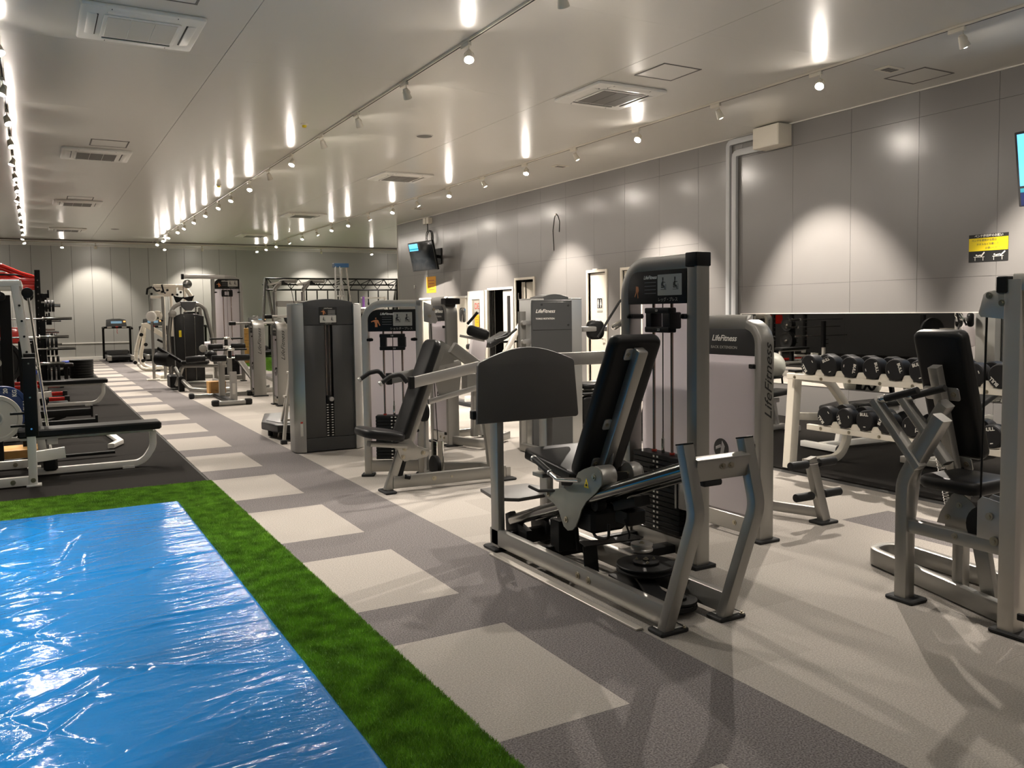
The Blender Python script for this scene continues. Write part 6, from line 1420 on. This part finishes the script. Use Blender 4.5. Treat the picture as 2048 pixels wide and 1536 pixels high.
# treadmills
def treadmill(x, y, label):
    s = thing('treadmill', label, 'treadmill', (x, y, 0), 0, 'treadmills by the far wall'); LOCAL[0] = True
    part('deck', MB().box(-.36, .36, -.85, .95, .08, .20, .02), 'black', s)
    part('side_rail', MB().box(-.40, -.30, -.80, .9, .13, .225, .015).box(.30, .40, -.80, .9, .13, .225, .015), 'console', s)
    part('end_cap', MB().box(-.42, -.28, -.9, -.74, .06, .23, .02).box(.28, .42, -.9, -.74, .06, .23, .02), 'silver_light', s)
    part('running_belt', MB().box(-.29, .29, -.83, .75, .198, .206, .002), 'foam', s)
    part('motor_cover', MB().box(-.38, .38, .55, 1.0, .18, .36, .05), 'console', s)
    part('foot', MB().box(-.36, -.26, -.7, -.6, .002, .08, .01).box(.26, .36, -.7, -.6, .002, .08, .01).box(-.36, -.26, .7, .8, .002, .08, .01).box(.26, .36, .7, .8, .002, .08, .01), 'rubber', s)
    for x_ in (-.42, .42): part('upright', MB().bar([(x_, .60, .08), (x_, .52, 1.12)], .07, .07, (1, 0, 0), .01), 'black_metal', s)
    part('handlebar', MB().tube([(-.44, .05, 1.10), (-.44, .50, 1.14), (.44, .50, 1.14), (.44, .05, 1.10)], .035, 12, fil=.08), 'black', s)
    part('cup_tray', MB().box(-.30, -.16, .38, .52, 1.12, 1.17, .01).box(.16, .30, .38, .52, 1.12, 1.17, .01), 'trim', s)
    part('console_head', MB().prism([(-.33, 0), (.33, 0), (.30, .26), (.12, .30), (-.12, .30), (-.31, .27)], -.04, .04, (0, .55, 1.14), (1, 0, 0), (0, .25, 1), b=.015), 'console', s)
    part('display', MB().prism([(-.17, .13), (.17, .13), (.17, .21), (-.17, .21)], .041, .045, (0, .55, 1.14), (1, 0, 0), (0, .25, 1)), 'lcd', s)
    part('display', MB().prism([(.22, .17), (.29, .17), (.29, .22), (.22, .22)], .041, .045, (0, .55, 1.14), (1, 0, 0), (0, .25, 1)), 'amber', s, 'small glowing orange display')
    part('stop_button', MB().box(-.05, .05, .42, .50, 1.15, 1.18, .01), 'red', s)
    part('safety_cord', MB().tube([(.0, .46, 1.13), (.01, .45, 1.05), (.0, .45, .98), (.02, .45, .93)], .008, 6), 'red', s)
    LOCAL[0] = False; return s
treadmill(2.45, 31.6, 'treadmill farthest left along the far wall')
treadmill(3.62, 31.7, 'treadmill second from the left, behind the cream leg press')
treadmill(4.95, 31.7, 'treadmill behind the pulldown tower')
treadmill(7.15, 31.4, 'treadmill behind the pair of narrow lettered towers')
# dip / assisted frame
da = thing('assisted_dip_machine', 'grey twin-hook frame with black pad rising behind the narrow lettered towers', 'exercise machine', (4.4, 17.3, 0))
for x in (4.28, 4.86):
    part('hook_post', MB().tube([(x, 17.5, .02), (x, 17.5, 2.02), (x+.12, 17.4, 2.18), (x+.36, 17.2, 2.17)], .042, 14, fil=.14), 'silver', da)
    part('hook_handle', MB().cyl((x-.18, 17.3, 2.10), (x+.14, 17.4, 2.17), .022, 12), 'silver_light', da)
    part('hook_block', MB().obox((x+.16, 17.36, 2.15), (1, 0, 0), (0, 0, 1), .10, .08, .08, .02, .01), 'black', da)
part('name_beam', MB().box(4.30, 4.86, 17.44, 17.5, 1.66, 1.78, .01), 'silver', da)
part('cord', MB().tube([(4.55, 17.3, 2.1), (4.62, 17.3, 1.7), (4.66, 17.3, 1.35), (4.76, 17.3, 1.2)], .006, 6, fil=.1), 'black', da)
part('knee_pad', MB().prism([(-.28, .18), (.30, .18), (.30, -.36), (-.06, -.36), (-.10, .0), (-.24, .02)], -.05, .05, (4.68, 17.35, 1.30), (1, 0, 0), (0, 0, 1), b=.03, seg=3), 'vinyl', da)
part('lower_pad', MB().obox((4.88, 16.9, .80), (1, 0, 0), (0, 0, 1), .26, .46, .12, .08, .05, 3), 'shroud', da)
part('post', MB().bar([(4.72, 16.9, .05), (4.72, 16.9, .95)], .09, .09, (0, 1, 0), .01), 'silver', da)
part('base', MB().bar([(4.2, 17.5, .06), (5.1, 17.5, .06)], .08, .1, (0, 0, 1), .01).bar([(4.7, 16.5, .06), (4.7, 17.5, .06)], .08, .1, (0, 0, 1), .01), 'silver', da)
part('coil_rings', MB().cyl((4.55, 16.8, .25), (4.55, 16.8, .80), .05, 14), 'grill', da)
part('step', MB().box(4.5, 4.9, 16.3, 16.6, .02, .25, .03), 'black', da)
# wooden boxes on the far turf
bx_ = [(5.95, 27.4, .0, .62, .60, .28), (5.95, 27.4, .282, .62, .60, .22), (5.95, 27.4, .504, .62, .60, .20), (5.95, 27.4, .706, .62, .60, .20), (5.95, 27.4, .908, .62, .60, .18)]
for k, (x, y, z, a, b, c) in enumerate(bx_):
    s = thing('plyometric_box', ['lowest', 'second', 'middle', 'fourth', 'topmost'][k]+' plywood box section in the stack on the far green turf', 'wooden box', (x, y, z), 0, 'stacked plywood boxes'); s_z = z+.012
    part('shell', MB().box(x-a/2, x+a/2, y-b/2, y+b/2, s_z, s_z+c-.006, .008), 'wood', s)
    part('hand_slot', MB().box(x-.08, x+.08, y-b/2-.002, y-b/2+.002, s_z+c-.04, s_z+c-.012, .001), 'ink', s)
s = thing('plyometric_box', 'plywood box with red wedge on top right of the narrow lettered towers', 'wooden box', (6.6, 25.2, 0), 0)
part('shell', MB().box(6.25, 7.0, 24.9, 25.6, .012, .86, .01), 'wood', s); part('hand_slot', MB().box(6.4, 6.6, 24.897, 24.903, .6, .66), 'ink', s)
s = thing('red_wedge', 'red triangular foam wedge on the plywood box', 'wedge', (6.6, 25.2, .86))
part('foam', MB().prism([(-.35, 0), (.35, 0), (.05, .24)], -.2, .2, (6.62, 25.25, .862), (1, 0, 0), (0, 0, 1), b=.02), 'red', s)
# training frame with straps
tf = thing('training_truss_frame', 'long grey lattice training frame with hanging black straps before the far wall', 'training frame', (9.3, 29, 0))
X0, X1, Y0 = 6.78, 11.5, 29.0
part('chord', MB().cyl((X0, Y0, 2.72), (X1, Y0, 2.72), .028, 10), 'black_metal', tf); part('chord', MB().cyl((X0, Y0, 2.34), (X1, Y0, 2.34), .028, 10), 'black_metal', tf); part('chord', MB().cyl((X0, Y0+.4, 2.53), (X1, Y0+.4, 2.53), .028, 10), 'black_metal', tf)
n = 9; dx = (X1-X0-.1)/n
for k in range(n):
    a, b = X0+.1+dx*k, X0+.1+dx*(k+1)
    part('lattice_brace', MB().cyl((a, Y0, 2.70), ((a+b)/2, Y0, 2.36), .013, 6).cyl(((a+b)/2, Y0, 2.36), (b, Y0, 2.70), .013, 6).cyl((a, Y0, 2.70), ((a+b)/2, Y0+.4, 2.53), .013, 6).cyl(((a+b)/2, Y0+.4, 2.53), (b, Y0, 2.70), .013, 6), 'black_metal', tf)
for x in (X0, X1):
    part('frame_leg', MB().bar([(x-.18, Y0, .015), (x, Y0, 2.74)], .08, .09, (0, 1, 0), .008).bar([(x+.48 if x == X0 else x-.4, Y0+.2, .015), (x+.08, Y0+.2, 2.70)], .08, .09, (0, 1, 0), .008), 'gunmetal', tf)
for k in range(11):
    x = X0+1.02+.37*k
    s = thing('training_strap', ORD[k].replace('nearest', 'first')+' black strap from the left hanging on the training frame', 'strap', (x, Y0, 2.3), 0, 'straps on the training frame')
    ln = .95+.12*((k*7) % 4)
    part('webbing', MB().box(x-.02, x+.02, Y0-.01, Y0+.01, 2.3-ln, 2.31, .002), 'black', s)
    part('buckle', MB().box(x-.03, x+.03, Y0-.02, Y0+.02, 2.3-ln*.45, 2.3-ln*.45+.08, .006), 'black_metal', s)
    part('handle', MB().tube([(x-.07, Y0, 2.3-ln-.1), (x, Y0, 2.3-ln), (x+.07, Y0, 2.3-ln-.1), (x-.07, Y0, 2.3-ln-.1)], .015, 8), 'foam', s)
# tall aluminium step ladder
ld = thing('tall_stepladder', 'tall aluminium stepladder with blue top standing behind the dark cabinet tower', 'ladder', (7.3, 22.5, 0))
def rail(a, b, nm='rail'): part(nm, MB().bar([a, b], .03, .07, (0, 1, 0), .004), 'silver_light', ld)
T = 2.83; Yl = 22.4
rail((6.83, Yl-.75, 0), (7.10, Yl-.05, T)); rail((7.35, Yl-.75, 0), (7.20, Yl-.05, T)); rail((7.35, Yl+.75, 0), (7.30, Yl+.05, T)); rail((7.95, Yl+.75, 0), (7.42, Yl+.05, T))
for k in range(9):
    t = (k+1)/10.; z = T*t
    part('tread', MB().box(6.83+.27*t, 7.35-.15*t, Yl-.75+.70*t-.04, Yl-.75+.70*t+.04, z-.015, z+.015, .003), 'silver_light', ld)
    if k % 2: part('rear_tread', MB().box(7.35-.05*t, 7.95-.53*t, Yl+.75-.70*t-.02, Yl+.75-.70*t+.02, z-.015, z+.015, .003), 'silver_light', ld)
part('blue_top_cap', MB().box(7.06, 7.46, Yl-.1, Yl+.1, T-.08, T+.03, .01), mat('blue_ladder_cap', (.03, .10, .22), .4), ld)
part('spreader', MB().bar([(7.12, Yl-.38, 1.5), (7.62, Yl+.38, 1.7)], .02, .02).bar([(7.12, Yl-.30, 1.7), (7.62, Yl+.38, 1.5)], .02, .02), 'chrome', ld)
wl_ = thing('low_white_ladder', 'low white and purple stepladder behind the pale-framed tower', 'ladder', (8.0, 22.0, 0))
for x in (7.62, 8.4): part('rail', MB().bar([(x, 21.6, .003), (x+(.08 if x < 8 else -.08), 21.9, 1.95)], .05, .08, (0, 1, 0), .006), 'white' if x > 8 else 'purple', wl_)
for z in (.4, .8, 1.2, 1.6, 1.92): part('tread', MB().box(7.66, 8.36, 21.6+.3*z/1.95, 21.7+.3*z/1.95, z-.02, z+.02, .004), 'white', wl_)
bk_ = thing('display_cabinet', 'dark framed stand with a grey top behind the pale-framed tower', 'cabinet', (6.3, 18.0, 0))
part('body', MB().box(6.0, 6.7, 17.8, 18.3, .003, 1.50, .02), 'black', bk_); part('head', MB().box(5.95, 6.75, 17.75, 18.35, 1.50, 1.64, .04), 'silver', bk_)
# elliptical between the towers and white doors
el = thing('recumbent_bike', 'white and black exercise bike near the double doorway', 'exercise bike', (6.6, 12.2, 0))
part('frame', MB().bar([(6.3, 12.2, .25), (6.95, 12.1, 1.32)], .07, .09, (0, 1, 0), .01).bar([(6.0, 12.3, .10), (7.3, 12.1, .10)], .08, .1, (0, 0, 1), .01), 'trim', el)
part('flywheel_cover', MB().cyl((6.35, 12.14, .45), (6.35, 12.26, .45), .30, 32, .02), 'console', el)
part('console', MB().obox((6.98, 12.05, 1.38), (1, 0, .4), (0, 1, .0), .16, .12, .08, .02, .01), 'chrome', el)
part('handlebar', MB().tube([(6.4, 12.0, 1.05), (6.62, 12.0, 1.10), (6.80, 12.0, 1.22)], .02, 10, fil=.05).tube([(6.2, 12.25, 1.00), (7.25, 12.1, 1.02)], .018, 10), 'black', el)
part('seat', MB().obox((6.15, 12.2, .95), (1, 0, 0), (0, 1, 0), .28, .22, .09, .06, .03, 3), 'vinyl', el); part('seat_post', MB().cyl((6.15, 12.2, .15), (6.15, 12.2, .92), .03, 12), 'chrome', el)
part('backrest', MB().obox((6.55, 12.25, 1.05), (1, 0, .5), (0, 1, 0), .42, .3, .10, .05, .03, 3), 'vinyl', el)
part('foot', MB().box(5.95, 6.08, 12.0, 12.6, .003, .06, .01).box(7.22, 7.35, 11.85, 12.4, .003, .06, .01), 'rubber', el)
# small green dumbbell seen by the mirror

# ================================================================ SUB-PARTS: small pieces hang below the part they belong to
NEST = {'bulb': ['lamp_head'], 'yoke': ['adapter'], 'upright_cap': ['front_upright', 'upright'], 'arm_end_cap': ['press_arm'], 'grip_end': ['grip'], 'spine_cap': ['backrest_spine'], 'pad_bracket': ['backrest_spine'],
 'pulley_hub': ['pulley'], 'rod_collar': ['guide_rod'], 'diagram_sticker': ['instruction_board'], 'figure_print': ['instruction_board'], 'drawing_print': ['instruction_board'], 'small_print': ['instruction_board'],
 'stabiliser_cap': ['rear_stabiliser', 'front_stabiliser'], 'hand_slot': ['shell'], 'display': ['console_head'], 'stop_button': ['handlebar'], 'upright_holes': ['upright'], 'panel_screws': ['hook_panel'],
 'weight_mark': ['dumbbell_head'], 'caution_label': ['side_column'], 'caution_print': ['side_column'], 'column_cap': ['side_column', 'main_column'], 'emblem_mark': ['emblem'], 'leg_cap': ['front_leg'],
 'warning_sticker': ['carriage_side_plate'], 'warning_symbol': ['carriage_side_plate'], 'screen': ['housing'], 'picture_inset': ['housing'], 'base_cap': ['base_beam'], 'collar': ['shaft'], 'hub_ring': ['disc'], 'tail_cap': ['base_tail'],
 'logo': ['instruction_board', 'head_board', 'back_badge', 'dumbbell_head', 'tower_arch'], 'number_labels': ['weight_plate'], 'foot_plate': ['front_upright', 'rear_upright', 'tower_post', 'tower_arch', 'front_leg'], 'weld_plate': ['front_upright'], 'post_label': ['front_post'],
 'grip_collar': ['grip'], 'slide_holes': ['spine_slider'], 'cable_end': ['lift_cable'], 'yellow_label': ['shroud'], 'shroud_groove': ['shroud'], 'console_strut': ['head_console'], 'tower_cap': ['tower_post', 'tower_arch'], 'head_plate': ['weight_plate'],
 'add_on_block': ['add_on_weight'], 'blue_end_cap': ['bar_sleeve'], 'roller_axle': [], 'arm_cap': ['overhead_arm'], 'end_cap': ['side_rail'], 'small_wheel': []}
def centre(o):
    b = [o.matrix_basis @ Vector(c) for c in o.bound_box]; s_ = Vector((0, 0, 0))
    for c in b: s_ += c
    return s_/8, b
for root in [o for o in COL.objects if o.type == 'EMPTY' and o.get('category') and not o.get('kind')]:
    kids = [c for c in root.children if c.type == 'MESH']; info = {c.name: centre(c) for c in kids}; base = {}
    for c in kids: base.setdefault(c.name.split('.')[0], []).append(c)
    def bbd(p, c):
        b = info[c.name][1]; lo = [min(v[k] for v in b) for k in range(3)]; hi = [max(v[k] for v in b) for k in range(3)]
        return sum(max(lo[k]-p[k], 0, p[k]-hi[k])**2 for k in range(3))
    moved = set()
    for c in kids:
        nm = c.name.split('.')[0]; p_ = info[c.name][0]
        if nm == 'bolt': cand = [k for k in kids if k.name.split('.')[0] not in ('bolt', 'cable', 'lettering', 'logo', 'lift_cable', 'guide_rod', 'spring') and k.name.split('.')[0] not in NEST]
        elif nm in NEST and NEST[nm]: cand = [k for n_ in NEST[nm] for k in base.get(n_, [])]
        elif nm == 'lettering' and ('instruction_board' in base or 'head_board' in base): cand = base.get('instruction_board', [])+base.get('head_board', [])+base.get('add_on_weight', [])
        else: continue
        cand = [k for k in cand if k is not c and k.name not in moved]
        if not cand: continue
        par_ = min(cand, key=lambda k: bbd(p_, k)); c.parent = par_; moved.add(c.name)
